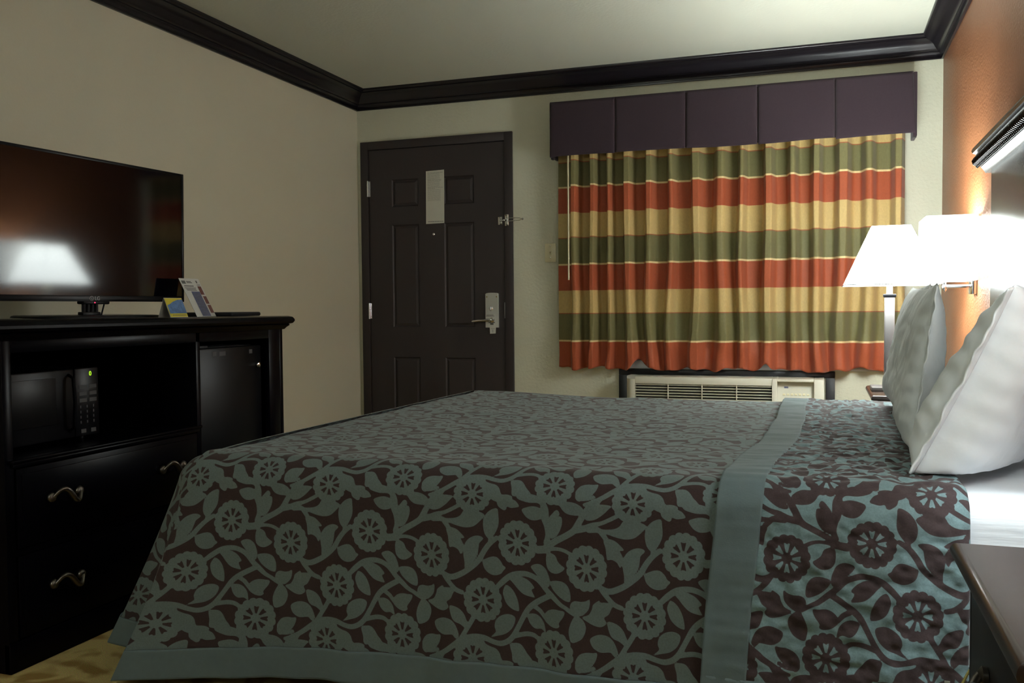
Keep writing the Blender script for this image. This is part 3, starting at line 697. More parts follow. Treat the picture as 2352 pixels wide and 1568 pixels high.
# ------------------------------------------------------------------ motif tile (one repeat of the flowers-and-vines print, millimetres)
TILE = {"L":[[[2238.1,125.5],[2241.0,140.7],[2241.6,161.1],[2235.2,179.1],[2224.2,194.6],[2216.4,196.7],[2207.2,185.6],[2203.5,163.8],[2207.6,145.9],[2220.2,131.8]],[[2204.0,197.7],[2196.2,192.4],[2183.6,192.6],[2169.4,199.6],[2159.7,211.4],[2155.6,226.6],[2156.2,241.4],[2158.5,254.6],[2159.1,270.9],[2165.5,265.9],[2179.9,251.3],[2189.5,235.7],[2192.8,217.7],[2194.5,208.7]],[[2201.8,250.9],[2205.0,246.2],[2222.2,238.2],[2236.2,237.7],[2246.9,247.1],[2251.5,255.5],[2258.4,260.0],[2251.4,268.7],[2246.7,275.0],[2232.7,279.9],[2218.7,277.5],[2206.4,266.8]],[[2354.7,222.1],[2362.2,217.2],[2375.5,223.2],[2381.3,235.7],[2390.1,243.5],[2397.4,248.6],[2391.5,256.3],[2378.2,263.2],[2364.9,261.5],[2356.0,252.2],[2353.1,236.6]],[[2317.0,252.7],[2327.6,246.7],[2339.6,246.4],[2351.5,254.3],[2358.1,266.7],[2361.8,279.3],[2360.2,293.9],[2348.2,296.4],[2339.4,281.4],[2329.0,269.3],[2321.5,261.3]],[[2237.4,101.6],[2240.2,96.4],[2255.4,93.3],[2267.7,94.0],[2274.8,97.9],[2274.2,102.2],[2283.4,106.6],[2290.9,117.7],[2281.8,121.2],[2271.1,122.7],[2262.0,120.3],[2260.4,126.3],[2255.7,129.1],[2249.6,127.0],[2240.4,120.3],[2237.5,110.2]],[[2280.2,88.3],[2288.4,86.4],[2308.2,88.1],[2328.0,90.5],[2343.4,98.0],[2354.1,107.2],[2359.9,121.2],[2360.6,138.3],[2360.4,167.0],[2362.4,188.4],[2354.9,203.4],[2347.5,196.8],[2352.1,179.1],[2349.3,159.2],[2343.4,145.3],[2340.6,121.0],[2340.7,112.4],[2333.2,107.8],[2315.2,108.3],[2300.1,105.6],[2287.9,101.4],[2283.0,94.6]],[[2296.9,125.3],[2309.1,118.7],[2322.7,115.7],[2334.6,117.1],[2343.6,122.3],[2346.5,133.6],[2341.9,142.5],[2331.4,146.8],[2317.9,147.0],[2305.9,139.9]],[[2361.3,139.7],[2368.8,129.2],[2376.2,121.5],[2382.1,121.1],[2385.8,128.8],[2382.8,134.0],[2389.4,134.9],[2391.5,141.9],[2390.7,153.4],[2384.7,169.5],[2375.8,180.2],[2363.9,185.4],[2358.0,181.6],[2358.2,160.0]],[[2463.9,156.6],[2489.7,156.1],[2509.5,153.3],[2520.8,146.9],[2527.9,136.6],[2539.1,130.9],[2544.0,132.7],[2544.0,136.9],[2558.6,135.8],[2569.7,137.1],[2579.4,142.7],[2575.2,149.9],[2564.1,161.8],[2551.5,171.1],[2533.3,174.6],[2513.7,171.9],[2495.3,167.0],[2481.1,165.2]],[[2372.5,104.7],[2387.2,101.6],[2406.2,100.5],[2420.8,102.4],[2432.5,107.9],[2439.0,114.6],[2438.2,124.5],[2429.5,129.4],[2414.9,129.6],[2401.8,127.0],[2391.6,119.1],[2385.8,110.9]],[[2443.9,135.4],[2451.2,126.5],[2454.1,116.4],[2464.2,107.3],[2478.4,102.2],[2495.5,102.5],[2502.6,104.8],[2497.0,110.8],[2487.0,121.2],[2475.5,130.4],[2464.0,136.9],[2449.7,139.3]],[[2488.1,175.9],[2499.5,176.5],[2510.8,179.8],[2520.6,187.4],[2530.5,197.8],[2523.4,200.5],[2520.6,200.0],[2527.6,213.4],[2528.2,224.6],[2521.8,237.7],[2516.2,228.4],[2509.2,223.4],[2500.7,221.3],[2493.6,223.3],[2491.5,213.6],[2489.5,196.9],[2485.2,183.2]],[[2121.3,359.9],[2135.7,359.9],[2148.5,366.1],[2157.9,377.1],[2162.5,388.6],[2166.4,398.6],[2162.3,409.5],[2154.4,404.4],[2146.5,399.2],[2133.7,394.6],[2125.8,383.4]],[[2081.9,403.2],[2090.2,394.7],[2104.8,389.4],[2120.9,390.7],[2132.1,397.8],[2140.0,410.4],[2144.6,426.4],[2138.1,434.7],[2131.7,429.4],[2126.9,426.1],[2107.6,429.1],[2096.3,425.8],[2086.6,417.8]],[[2250.9,315.9],[2257.2,300.6],[2264.9,301.4],[2274.0,309.3],[2281.6,321.7],[2286.8,337.3],[2288.9,354.6],[2285.8,357.9],[2272.1,353.4],[2259.9,342.9],[2253.9,330.3]],[[2268.1,285.0],[2280.4,278.8],[2295.6,278.8],[2309.2,284.1],[2318.2,292.0],[2324.9,301.5],[2318.1,306.6],[2324.0,319.0],[2324.8,323.3],[2311.9,321.7],[2298.3,317.2],[2286.3,306.7],[2277.2,295.9]],[[2363.9,282.0],[2384.6,278.6],[2400.8,284.3],[2409.5,300.7],[2409.3,322.2],[2393.2,319.5],[2375.6,306.8],[2365.3,293.4]],[[2308.6,364.3],[2322.2,359.9],[2335.7,364.3],[2346.1,376.3],[2349.8,388.9],[2350.4,398.3],[2340.0,392.9],[2326.5,394.4],[2316.0,386.8],[2310.0,375.8]],[[2347.7,360.1],[2356.8,349.1],[2370.2,344.1],[2385.0,344.7],[2396.8,346.4],[2393.8,358.2],[2383.3,373.7],[2384.8,380.7],[2377.3,385.9],[2365.5,384.3],[2353.6,376.9],[2347.7,368.8]],[[2233.0,410.6],[2230.0,399.1],[2233.2,384.0],[2244.2,372.5],[2259.7,366.5],[2272.0,367.4],[2279.6,373.2],[2277.9,386.5],[2270.1,400.6],[2256.2,412.4],[2237.6,418.9],[2220.4,423.8]],[[2199.9,438.1],[2217.1,445.0],[2232.6,449.1],[2241.8,458.3],[2246.4,471.1],[2254.0,480.5],[2256.2,487.6],[2247.7,494.6],[2232.2,493.6],[2218.2,483.4],[2210.5,471.0],[2207.5,459.5],[2193.6,440.3]],[[2266.7,436.2],[2277.5,431.3],[2289.7,432.1],[2298.8,441.3],[2306.3,453.6],[2315.3,464.2],[2321.3,478.1],[2309.1,484.0],[2297.0,479.6],[2289.4,474.7],[2278.6,477.5],[2272.6,472.3],[2271.2,456.3]],[[2409.3,333.6],[2413.7,323.1],[2422.5,319.4],[2434.1,320.4],[2445.8,317.8],[2453.0,313.5],[2453.7,324.8],[2450.0,338.0],[2436.9,350.8],[2425.2,352.0],[2413.6,346.1]],[[2436.9,355.1],[2451.4,347.8],[2458.7,334.3],[2461.6,324.0],[2476.0,313.4],[2477.4,318.2],[2488.9,317.0],[2505.9,319.6],[2501.6,331.3],[2495.9,343.2],[2485.9,351.3],[2490.1,359.3],[2488.6,366.6],[2477.2,372.8],[2462.8,370.8],[2448.4,363.8]],[[2422.3,352.3],[2436.8,359.4],[2444.0,371.4],[2444.7,382.8],[2439.5,397.6],[2430.7,407.2],[2413.2,413.5],[2407.4,399.8],[2406.7,385.5],[2412.0,367.7]],[[2421.7,452.7],[2430.5,438.7],[2445.1,432.7],[2459.6,432.4],[2469.7,431.2],[2468.2,444.2],[2462.4,456.3],[2453.6,466.0],[2442.0,471.7],[2430.3,480.4],[2421.6,472.8],[2420.9,461.4]]],"S":[[[2354.0,204.9,7.0],[2379.3,188.5,7.0],[2404.4,173.8,7.0],[2420.6,161.2,7.3],[2432.3,140.5,7.3],[2444.0,121.3,6.6],[2455.5,103.7,5.6],[2462.5,96.3,5.3]],[[2420.5,162.6,7.3],[2443.8,156.7,7.3],[2461.1,148.4,6.6],[2481.2,142.7,5.1],[2504.0,131.3,5.1],[2520.9,121.7,5.1]],[[2452.4,158.9,7.3],[2474.0,158.7,5.9],[2481.1,165.2,5.9],[2489.6,175.8,5.6],[2495.2,185.2,4.4]],[[2358.4,210.3,4.4],[2379.2,207.2,4.1],[2396.9,210.0,4.1],[2410.0,216.1,4.1]],[[2333.9,213.7,8.8],[2356.3,210.5,8.8]],[[2099.7,282.1,5.3],[2123.7,292.0,6.7],[2147.8,283.8,6.7],[2171.8,268.3,6.2],[2192.5,248.8,6.2],[2205.2,227.0,6.2],[2219.4,208.2,5.9],[2236.6,193.7,5.3]],[[2221.0,205.2,5.6],[2221.9,193.3,5.3]],[[2104.5,283.4,5.6],[2110.8,293.4,5.6],[2120.4,304.5,5.6],[2136.2,319.5,5.6],[2152.1,325.4,5.3]],[[2237.1,307.0,5.6],[2251.1,292.4,6.6],[2269.7,277.5,6.6],[2288.1,271.5,6.2],[2307.8,271.2,6.2],[2327.4,278.1,5.9],[2340.8,288.5,5.9],[2354.1,303.1,6.2],[2367.5,314.8,6.2],[2385.1,330.3,5.1],[2399.1,337.5,4.4]],[[2399.0,337.5,4.7],[2410.7,344.9,5.0],[2425.2,352.0,5.0]],[[2360.0,315.5,6.2],[2336.0,329.5,6.6],[2317.8,342.9,6.6],[2305.6,357.3,6.2],[2294.8,377.4,5.6],[2285.5,396.0,5.6],[2274.6,416.2,6.2],[2260.6,429.6,6.2],[2243.6,436.0,6.2],[2225.0,433.7,5.9],[2203.1,427.3,6.6],[2177.9,427.2,7.0],[2154.1,434.3,7.0],[2138.0,445.2,6.6],[2113.6,464.6,5.9],[2090.7,479.4,5.3],[2071.0,487.8,4.4]],[[2105.4,471.6,5.0],[2092.2,492.8,4.7],[2080.5,512.5,5.0]],[[2277.7,415.9,5.1],[2302.1,408.7,5.6],[2321.8,409.5,5.3],[2335.3,418.1,4.7]],[[2178.4,383.9,5.6],[2168.7,401.3,5.3],[2159.0,417.3,5.3],[2150.9,431.7,5.3]],[[2326.9,344.9,5.1],[2338.8,352.4,5.1],[2349.2,365.8,4.1]],[[2593.1,99.1,2.3],[2605.4,99.6,2.1]],[[2427.4,475.0,3.8],[2444.9,474.2,3.2],[2462.3,466.3,3.8]]],"F":[[2286.4,201.5],[2446.9,245.7],[2202.5,339.8],[2371.0,443.0],[2549.4,96.4]]}
PU, PV = 372.0, 392.0
def vstretch(v):
    """fabric run (mm) over the rounded mattress edge"""
    v = np.asarray(v, float)
    return np.where(v > 150, v, np.where(v > 0, 150-(150-v)*1.2, v-30))
def cr(pts,closed,n=4):
    P=np.array(pts,float);N=len(P);out=[]
    rng=range(N if closed else N-1)
    for i in rng:
        g=lambda j:P[j%N] if closed else P[min(max(j,0),N-1)]
        a,b,c,d=g(i-1),g(i),g(i+1),g(i+2)
        for k in range(n):
            t=k/n; out.append(.5*((2*b)+(c-a)*t+(2*a-5*b+4*c-d)*t*t+(3*b-a-3*c+d)*t**3))
    if not closed: out.append(P[-1])
    return np.array(out)
def segd(X,Y,a,b):
    d=b-a;L=d@d+1e-9
    t=np.clip(((X-a[0])*d[0]+(Y-a[1])*d[1])/L,0,1)
    return np.hypot(X-a[0]-t*d[0],Y-a[1]-t*d[1]),t
def tile_sdf(T,res=1.25):
    nu,nv=int(round(PU/res)),int(round(PV/res))
    G=np.full((nv,nu),60.0)
    def put(bx0,bx1,by0,by1,fn,mode='min'):
        i0,i1=int(np.floor(bx0/res)),int(np.ceil(bx1/res));j0,j1=int(np.floor(by0/res)),int(np.ceil(by1/res))
        I=np.arange(i0,i1+1);J=np.arange(j0,j1+1)
        X,Y=np.meshgrid((I+.5)*res,(J+.5)*res)
        D=fn(X,Y)
        ii=I%nu;jj=J%nv
        sub=G[np.ix_(jj,ii)]
        G[np.ix_(jj,ii)]=np.minimum(sub,D) 
    M=12
    for L in T['L']:
        P=cr(L,True,3)
        def fn(X,Y,P=P):
            D=np.full(X.shape,1e9);ins=np.zeros(X.shape,bool)
            for a,b in zip(P,np.roll(P,-1,0)):
                D=np.minimum(D,segd(X,Y,a,b)[0])
                if a[1]!=b[1]:
                    c=((a[1]>Y)!=(b[1]>Y))&(X<(b[0]-a[0])*(Y-a[1])/(b[1]-a[1])+a[0]); ins^=c
            return np.where(ins,-D,D)
        put(P[:,0].min()-M,P[:,0].max()+M,P[:,1].min()-M,P[:,1].max()+M,fn)
    for s in T['S']:
        P=cr(s,False,3)
        def fn(X,Y,P=P):
            D=np.full(X.shape,1e9)
            for a,b in zip(P[:-1],P[1:]):
                d,t=segd(X,Y,a[:2],b[:2]); D=np.minimum(D,d-(a[2]+t*(b[2]-a[2])))
            return D
        put(P[:,0].min()-M-8,P[:,0].max()+M+8,P[:,1].min()-M-8,P[:,1].max()+M+8,fn)
    for (fx,fy) in T['F']:
        def fn(X,Y):
            dx,dy=(X-fx)/46.5,(Y-fy)/52.0
            r=np.hypot(dx,dy);th=np.arctan2(dy,dx)
            rim=0.90+0.10*np.sqrt(np.abs(np.sin(8.5*0+8*th+.3)))
            D=(r-rim)
            a=np.abs((th+np.pi/8)%(np.pi/4)-np.pi/8)
            w=0.035+(r-.2)*.24
            lobe=.60-.06*np.exp(-(a*r/.05)**2)
            hole=np.maximum(np.maximum(a*r-w,.22-r),r-lobe)
            D=np.maximum(D,-hole)
            return D*48
        # flower overrides what lies under its holes
        i0,i1=int((fx-70)/res),int((fx+70)/res);j0,j1=int((fy-75)/res),int((fy+75)/res)
        I=np.arange(i0,i1+1);J=np.arange(j0,j1+1);X,Y=np.meshgrid((I+.5)*res,(J+.5)*res)
        D=fn(X,Y);ii=I%nu;jj=J%nv;sub=G[np.ix_(jj,ii)]
        inside=np.hypot((X-fx)/46.5,(Y-fy)/52.0)<.85
        G[np.ix_(jj,ii)]=np.where(inside,D,np.minimum(sub,D))
    return G,res

_T = dict(L=[[(p_[0], float(vstretch(p_[1]))) for p_ in l] for l in TILE['L']],
          S=[[(p_[0], float(vstretch(p_[1])), p_[2]) for p_ in l] for l in TILE['S']],
          F=[(p_[0], float(vstretch(p_[1]))) for p_ in TILE['F']])
SDFG, SRES = tile_sdf(_T, 1.0)
def sample(u_mm, v_mm):
    nv_, nu_ = SDFG.shape
    a = u_mm/SRES-.5; b = v_mm/SRES-.5
    i = np.floor(a).astype(int); j = np.floor(b).astype(int); fa=a-i; fb=b-j
    g = lambda jj,ii: SDFG[jj%nv_, ii%nu_]
    return ((g(j,i)*(1-fa)+g(j,i+1)*fa)*(1-fb)+(g(j+1,i)*(1-fa)+g(j+1,i+1)*fa)*fb)*.001
def vnoise(X, Y, sx, sy, seed):
    """smooth value noise on a plane"""
    r = np.random.RandomState(seed).rand(128,128)
    a=X/sx; b=Y/sy; i=np.floor(a).astype(int); j=np.floor(b).astype(int); fa=a-i; fb=b-j
    fa=fa*fa*(3-2*fa); fb=fb*fb*(3-2*fb)
    g=lambda jj,ii: r[jj%128,ii%128]
    return ((g(j,i)*(1-fa)+g(j,i+1)*fa)*(1-fb)+(g(j+1,i)*(1-fa)+g(j+1,i+1)*fa)*fb)*2-1

# ------------------------------------------------------------------ bed base and mattress
bed = thing('bed', 'wide hotel bed with mattress and dark box base against the headboard', 'bed', (2.43,-2.50,0))
simple('mattress',M_SHEET,bed,[(1.41,3.47,-3.425,-1.575,.30,.560)],.05)
simple('box_base',M_BOXSP,bed,[(1.43,3.47,-3.41,-1.59,.05,.298)],.015)
settle(bed)

# ------------------------------------------------------------------ bedspread
R = .07; ARC = R*PI/2
def x0(y): return 1.335 + .05*(y-YN)/1.9
def smooth(a): a=np.clip(a,0,1); return a*a*(3-2*a)
def hemz(x): return np.interp(x, [1.30,1.40,1.56,1.80,2.19,3.3],[.020,.022,.050,.075,.088,.098])
def drop_len(x): return ARC + (ZT-R) - hemz(x)
BAND = .077
def profile(t, e=0):
    """distance out from the inner edge and height, for run t"""
    th = np.clip(t/R, 0, PI/2)
    out = np.where(t>0, (R+e)*np.sin(th), 0); z = ZT-R+(R+e)*np.cos(th) - np.maximum(t-ARC,0)
    z = np.where(t>0, z, ZT+e)
    return out, z
def tau(t): return np.clip((t-ARC*.6)/(ZT-R), 0, 1.1)
def near_surf(U, T, e=0):
    """U: x position, T: run measured from the near edge of the flat top (negative = on the top)"""
    out, z = profile(T, e)
    y = YN+R - out - np.minimum(T,0)
    tt = tau(T)
    k = np.exp(-np.maximum(U-1.405,0)/.16)
    x = U - .20*k*tt**1.15
    y = y - .07*k*tt**1.5
    # soft vertical undulation of the hanging side
    y = y - tt*(.006*np.sin(U*21+.5)+.004*np.sin(U*47+2)) * (1-k)
    # quilted softness on the top, sagging slightly toward the middle
    top = smooth(-T/.12)
    z = z + top*(.003*vnoise(U,T,.16,.13,1)+.0016*vnoise(U,T,.05,.045,2)) - .012*np.sin(np.clip(-T/1.78,0,1)*PI)*top*smooth((U-1.5)/.6)
    z = z - .010*np.exp(-np.maximum(U-1.405,0)/.10)*top
    z = z - .016*smooth((U-1.5)/.6)*smooth((-T-.8)/.9)
    return x, y, z
def quilt(U, V):
    return .004*vnoise(U,V,.034,.022,5)+.0025*vnoise(U,V,.016,.012,6)

bs = thing('bedspread', 'quilted teal and brown floral bedspread turned back below the white pillows', 'bedspread', (2.27,-2.50,0))
XE = 3.19; LT = (YF-R)-(YN+R)      # run of the flat top
xa = 1.405
uu = np.arange(0, 1.0001, 1/570)
tv_ = np.concatenate([-np.linspace(LT,1.0,70,endpoint=False), -np.linspace(1.0,.4,90,endpoint=False), -np.linspace(.4,0,90,endpoint=False)])
far = np.array([-(LT+.50),-(LT+.40),-(LT+.30),-(LT+.20),-(LT+.11),-(LT+.085),-(LT+.06),-(LT+.035),-(LT+.015)])
def near_grid(tfun, u0fun, u1fun, n_u, n_t, e=0, ts=None):
    pass
def build_patch(name, m, parent, U, T, e=0, pat=None, puff=0, extra=None):
    X,Y,Z = near_surf(U,T,e)
    # far side of the bed: bend the cloth down past the far edge
    dfar = np.maximum(-T-LT,0); th = np.clip(dfar/R,0,PI/2)
    isf = dfar>0
    Y = np.where(isf, YF-R+(R+e)*np.sin(th)+.0*dfar, Y); Z = np.where(isf, ZT-R+(R+e)*np.cos(th)-np.maximum(dfar-ARC,0)-.016*smooth((U-1.5)/.6)+.003*vnoise(U,0*U-LT,.16,.13,1), Z)
    if puff:
        q = quilt(U,T)*puff*(1-isf)
        out = smooth(T/ARC)
        Z = Z + q*(1-out); Y = Y - np.where(isf,0,q*out)
    if extra is not None: X,Y,Z = extra(X,Y,Z,U,T)
    at = None
    if pat: 
        at = pat(U,T)
    o = numpy_grid(name, X-2.27, Y+2.50, Z, m, parent, attr=at)
    return o
def pat_main(U,T): return sample(U*1000, vstretch(T*1000))
# -- top and near side
n_u = 570
Ug = np.linspace(0,1,n_u)[None,:]
xl = lambda T: 1.405 + .05*np.clip(-T,0,1.9)/1.9
Ttop = np.concatenate([far, tv_])[:,None]
U1 = xl(Ttop) + (XE-xl(Ttop))*Ug; T1 = np.broadcast_to(Ttop, U1.shape)
tb = drop_len(1.405+(XE-1.405)*Ug)-BAND
s2 = np.linspace(0,1,190)[:,None]
U2 = np.broadcast_to(1.405+(XE-1.405)*Ug, (190,n_u)); T2 = s2*tb
main = build_patch('printed_cover', M_SPREAD, bs, np.concatenate([U1,U2]), np.concatenate([T1,T2]), 0, pat_main)
# -- hem band of the near side
n_b = 160; Ub = np.linspace(1.405,XE,n_b)[None,:]; sb = np.linspace(0,1,14)[:,None]
Tb = drop_len(Ub)-BAND + BAND*sb
o = build_patch('hem_band', M_TEALB, bs, np.broadcast_to(Ub,Tb.shape), Tb, .003)
md = o.modifiers.new('thickness','SOLIDIFY'); md.thickness=.004; md.offset=0

# -- corner and foot side: swept around the mattress corner
NC, NF = 60, 170
phi = np.concatenate([np.linspace(0,PI/2,NC), np.full(NF,PI/2), np.linspace(PI/2,PI,20)])
yfoot = np.concatenate([np.full(NC,YN+R), np.linspace(YN+R, YF-R, NF+1)[1:], np.full(20,YF-R)])
arc_s = np.concatenate([np.linspace(0,R*PI/2+.10,NC), R*PI/2+.10+np.linspace(0,YF-R-(YN+R),NF+1)[1:], R*PI/2+.10+(YF-YN-2*R)+np.linspace(0,.1,20)])
def side_surf(T):
    """T shape (nt, ns)"""
    out,z = profile(T)
    t_ = tau(T)
    cx = (x0(yfoot)+R)[None,:]; cy = yfoot[None,:]
    x = cx - out*np.sin(phi)[None,:]; y = cy - out*np.cos(phi)[None,:]
    w = (phi/(PI/2))[None,:]; w1=np.clip(w,0,1)
    d = (yfoot-(YN+R))[None,:]
    # hanging corner: the near side swings out, folds in behind itself, then the foot side bulges out
    fx = np.interp(w1, [0,.12,.35,.55,.80,1.0], [-.200,-.195,-.130,-.190,-.285,-.290])
    fy = np.interp(w1, [0,.12,.35,.55,.80,1.0], [-.070,-.050,.030,.035,.010,0])
    decay = np.exp(-np.maximum(d-.03,0)/.20)
    ddx = np.where(w<=1, np.where(d>0, fx*decay-.07*(1-decay), fx), -.03)
    ddx = ddx + w1*(1-decay)*(.015*np.sin(d*17)+.010*np.sin(d*37+1))
    x = x + ddx*t_**1.15
    y = y + np.where(w<=1,fy,0)*t_**1.5 + np.where(w>1,.03,0)*t_
    yy = YN+R-y
    z = z - .010*np.exp(-d/.1)*smooth(1-T/ARC)
    return x,y,z
hz = np.interp(arc_s,[0,.10,.2,.5,1.2,2.2],[.022,.05,.065,.09,.085,.08])
def side_patch(name, m, t0, t1, n, pat, thick=0, e=0):
    s = np.linspace(0,1,n)[:,None]; T = t0[None,:] + (t1-t0)[None,:]*s
    x,y,z = side_surf(T)
    if e: x = x - e*np.sin(phi)[None,:]*smooth(T/ARC); y = y - e*np.cos(phi)[None,:]*smooth(T/ARC)
    at = sample((1.405-arc_s[None,:])*1000+0*T, vstretch(T*1000)) if pat else None
    o = numpy_grid(name, x-2.27, y+2.50, z, m, bs, attr=at, flip=True)
    if thick: md=o.modifiers.new('thickness','SOLIDIFY'); md.thickness=thick; md.offset=0
    return o
tbs = ARC+(ZT-R)-hz
side_patch('printed_foot_drop', M_SPREAD, np.zeros_like(tbs), tbs-BAND, 170, True)
side_patch('hem_band', M_TEALB, tbs-BAND, tbs, 14, False, .004, .003)

# -- turned-back part with its own border
E_ = .011
def xb(T):   # left edge of the border band along the run
    return np.interp(-T, [-.6,-.3,0,.35,.7,1.1,1.5,1.8],[2.690,2.705,2.735,2.757,2.785,2.790,2.786,2.792]) + .002*np.sin(T*9)
BW = .092
XF = 3.205
uF, vF = 2.0, .2
def fabric_at(): pass
FU, FV = (3.0288, 0.1421)
def pat_flap(U,T): return sample(2286.4-(U-FU)*1000, vstretch(T*1000)+float(vstretch(201.5))-float(vstretch(FV*1000)))
hemf = .205
tf_end = ARC+(ZT-R)-hemf
Tf = np.concatenate([far[3:], -np.linspace(LT,1.0,60,endpoint=False), -np.linspace(1.0,.4,70,endpoint=False), -np.linspace(.4,0,80,endpoint=False), np.linspace(0,tf_end,130)])[:,None]
ug = np.linspace(0,1,190)[None,:]
Uf = (xb(Tf)+BW) + (XF-(xb(Tf)+BW))*ug; Tf2 = np.broadcast_to(Tf,Uf.shape)
def roll_edge(X,Y,Z,U,T):
    d = np.clip((U-(XF-.018))/.018,0,1); out = smooth(T/ARC); k = (1-np.sqrt(np.maximum(1-d*d,0)))*.012
    return X, Y+k*out*(T>0), Z-k*(1-out)
build_patch('turned_back_reverse', M_FLAP, bs, Uf, Tf2, E_, pat_flap, puff=1.0, extra=roll_edge)
# hem of the turned-back part
Th = np.linspace(tf_end, tf_end+BAND, 12)[:,None]; Uh = np.linspace(2.70,XF,90)[None,:]
o = build_patch('hem_band', M_TEALB, bs, np.broadcast_to(Uh,(12,90)), np.broadcast_to(Th,(12,90)), E_+.001, puff=.4); md=o.modifiers.new('thickness','SOLIDIFY'); md.thickness=.004; md.offset=0
# border band running across the bed
Tq = np.concatenate([far[3:], -np.linspace(LT,.4,120,endpoint=False), -np.linspace(.4,0,60,endpoint=False), np.linspace(0,ARC+(ZT-R)-.13,110)])[:,None]
uq = np.concatenate([[-.03],np.linspace(0,1,24),[1.03]])[None,:]
Uq = xb(Tq)+BW*np.clip(uq,0,1)+np.where((uq<0)|(uq>1),(uq-np.clip(uq,0,1))*.05,0)
def band_edge(X,Y,Z,U,T):
    q = .0022*vnoise(T+U*.3,U,.035,.2,9)+.0012*vnoise(T,U,.014,.1,10)
    out=smooth(T/ARC); k=np.where((uq<0)|(uq>1),.012,0)+0*T
    return X, Y+(k-q)*out, Z+(q-k)*(1-out)
build_patch('border_band', M_TEALB, bs, Uq, np.broadcast_to(Tq,Uq.shape), E_+.003, extra=band_edge)

# ------------------------------------------------------------------ sheet showing at the head of the bed
sh = thing('fitted_sheet', 'white sheet showing over the mattress edge beside the near nightstand', 'sheet', (3.30,-2.50,.30))
n1,n2=60,150
us=np.linspace(3.13,3.472,n1)[None,:]; ts=np.concatenate([np.linspace(-1.80,0,50,endpoint=False),np.linspace(0,.36,100)])[:,None]
rs=.055
th=np.clip(ts/rs,0,PI/2); arc=rs*PI/2
oy=np.where(ts>0,rs*np.sin(th),0); oz=np.where(ts>0,.598-rs+rs*np.cos(th)-np.maximum(ts-arc,0),.598)
Ys=-3.437+rs-oy-np.minimum(ts,0)+0*us; Zs=oz+0*us+.0025*vnoise(us*1.0,ts,.5,.018,21)*(ts>-.3)
numpy_grid('sheet_cloth', us+0*ts-3.30, Ys+2.50, Zs-.30, M_SHEET, sh)

# ------------------------------------------------------------------ pillows
def pillow(label, xb_, yc, zb, L=.68, Hh=.46, Tk=.20, lean=25, yaw=0, roll=0, seed=0, group='white pillows propped on the bed'):
    t_ = thing('pillow', label, 'pillow', (xb_, yc, zb), 0, group)
    ns,nt_=110,84
    s=np.linspace(-1,1,ns)[None,:]; t=np.linspace(-1,1,nt_)[:,None]
    def outline(s,t):
        a=L/2*s*(1-.045*(1-np.abs(t)**2.5)); h=Hh/2*t*(1-.05*(1-np.abs(s)**2.5))
        return a,h
    A,Hc=outline(s+0*t,t+0*s)
    prof_=(np.clip(1-np.abs(s)**4.5,0,1)**.55)*np.where(t<0,np.clip(1-np.abs(t)**4.0,0,1)**.5,np.clip(1-np.abs(t)**2.2,0,1)**.62)
    fat = 1+.25*np.clip(-t,0,1)
    w=Tk/2*prof_*fat
    rim=np.exp(-(1-np.abs(s))/.16)+.8*np.exp(-(1-np.abs(t))/.14)
    wr=.0042*np.sin(t*26+seed+3*s)*np.exp(-(1-np.abs(s))/.22)*np.sqrt(prof_+.02)+.003*np.sin(s*22+seed*2+2*t)*np.exp(-(1-np.abs(t))/.2)*np.sqrt(prof_+.02)
    big=.006*vnoise(s*.34+seed,t*.23,.13,.09,30+seed)*prof_+.004*vnoise(s*.34+seed,t*.23+s*.1,.045,.03,40+seed)*prof_
    front=-(w*.85+wr+big); back=(w*1.3+wr*.8-big*.6)
    ang=math.radians(lean); cz=Hh/2*.98
    def place(D,A_,H_):
        z=(H_+cz)
        # sag of the bottom edge on the mattress
        x=D*math.cos(ang)+z*math.sin(ang)*(1-.12*z); zz=z*math.cos(ang)-D*math.sin(ang)
        y=A_
        zz=zz+roll*y
        zz=np.maximum(zz, .0+.10*np.maximum(-zz,0)*0)
        ya=math.radians(yaw)
        return np.minimum(x*math.cos(ya)-y*math.sin(ya), 3.497-xb_), x*math.sin(ya)+y*math.cos(ya), zz
    bm=bmesh.new()
    def grid(D):
        x,y,z=place(D,A,Hc); return [[bm.verts.new((x[j,i],y[j,i],z[j,i])) for i in range(ns)] for j in range(nt_)]
    g1,g2=grid(front),grid(back)
    for g,fl in ((g1,False),(g2,True)):
        for j in range(nt_-1):
            for i in range(ns-1):
                q=[g[j][i],g[j][i+1],g[j+1][i+1],g[j+1][i]]
                bm.faces.new(q if not fl else q[::-1])
    bmesh.ops.remove_doubles(bm,verts=bm.verts,dist=.0008)
    finish(bm,'pillowcase',M_LINEN,t_,smooth=True)
    # stitched hem at the near (open) end
    n=60; tt=np.linspace(-.97,.97,n)[None,:]; ww=np.linspace(0,1,7)[:,None]
    a0,h0=outline(-1+0*tt,tt); 
    Aa=a0-.030*ww+.004*np.sin(tt*9+seed)*ww; Hh_=h0*(1-.02*ww)+0*ww; Dd=(.0022*np.sin(tt*13+seed*1.3)+.0014*np.sin(tt*31+seed))*ww
    x,y,z=place(Dd+0*Aa,Aa,Hh_)
    o=numpy_grid('hem',x,y,z,M_LINEN,t_); md=o.modifiers.new('thickness','SOLIDIFY'); md.thickness=.004; md.offset=0
    return t_
pillow('plump white pillow nearest the camera, leaning at the near end of the bed', 3.232,-3.080,.628, L=.56,Hh=.440,Tk=.17,lean=27,yaw=-25,seed=1)
pillow('white pillow second in the row, leaning just behind the nearest one', 3.150,-2.70,.628, L=.60,Hh=.410,Tk=.085,lean=8,yaw=-2,seed=4)
pillow('white pillow farthest along the row, standing nearest the lit table lamp', 3.182,-2.00,.625, L=.60,Hh=.43,Tk=.115,lean=10,yaw=0,seed=9)

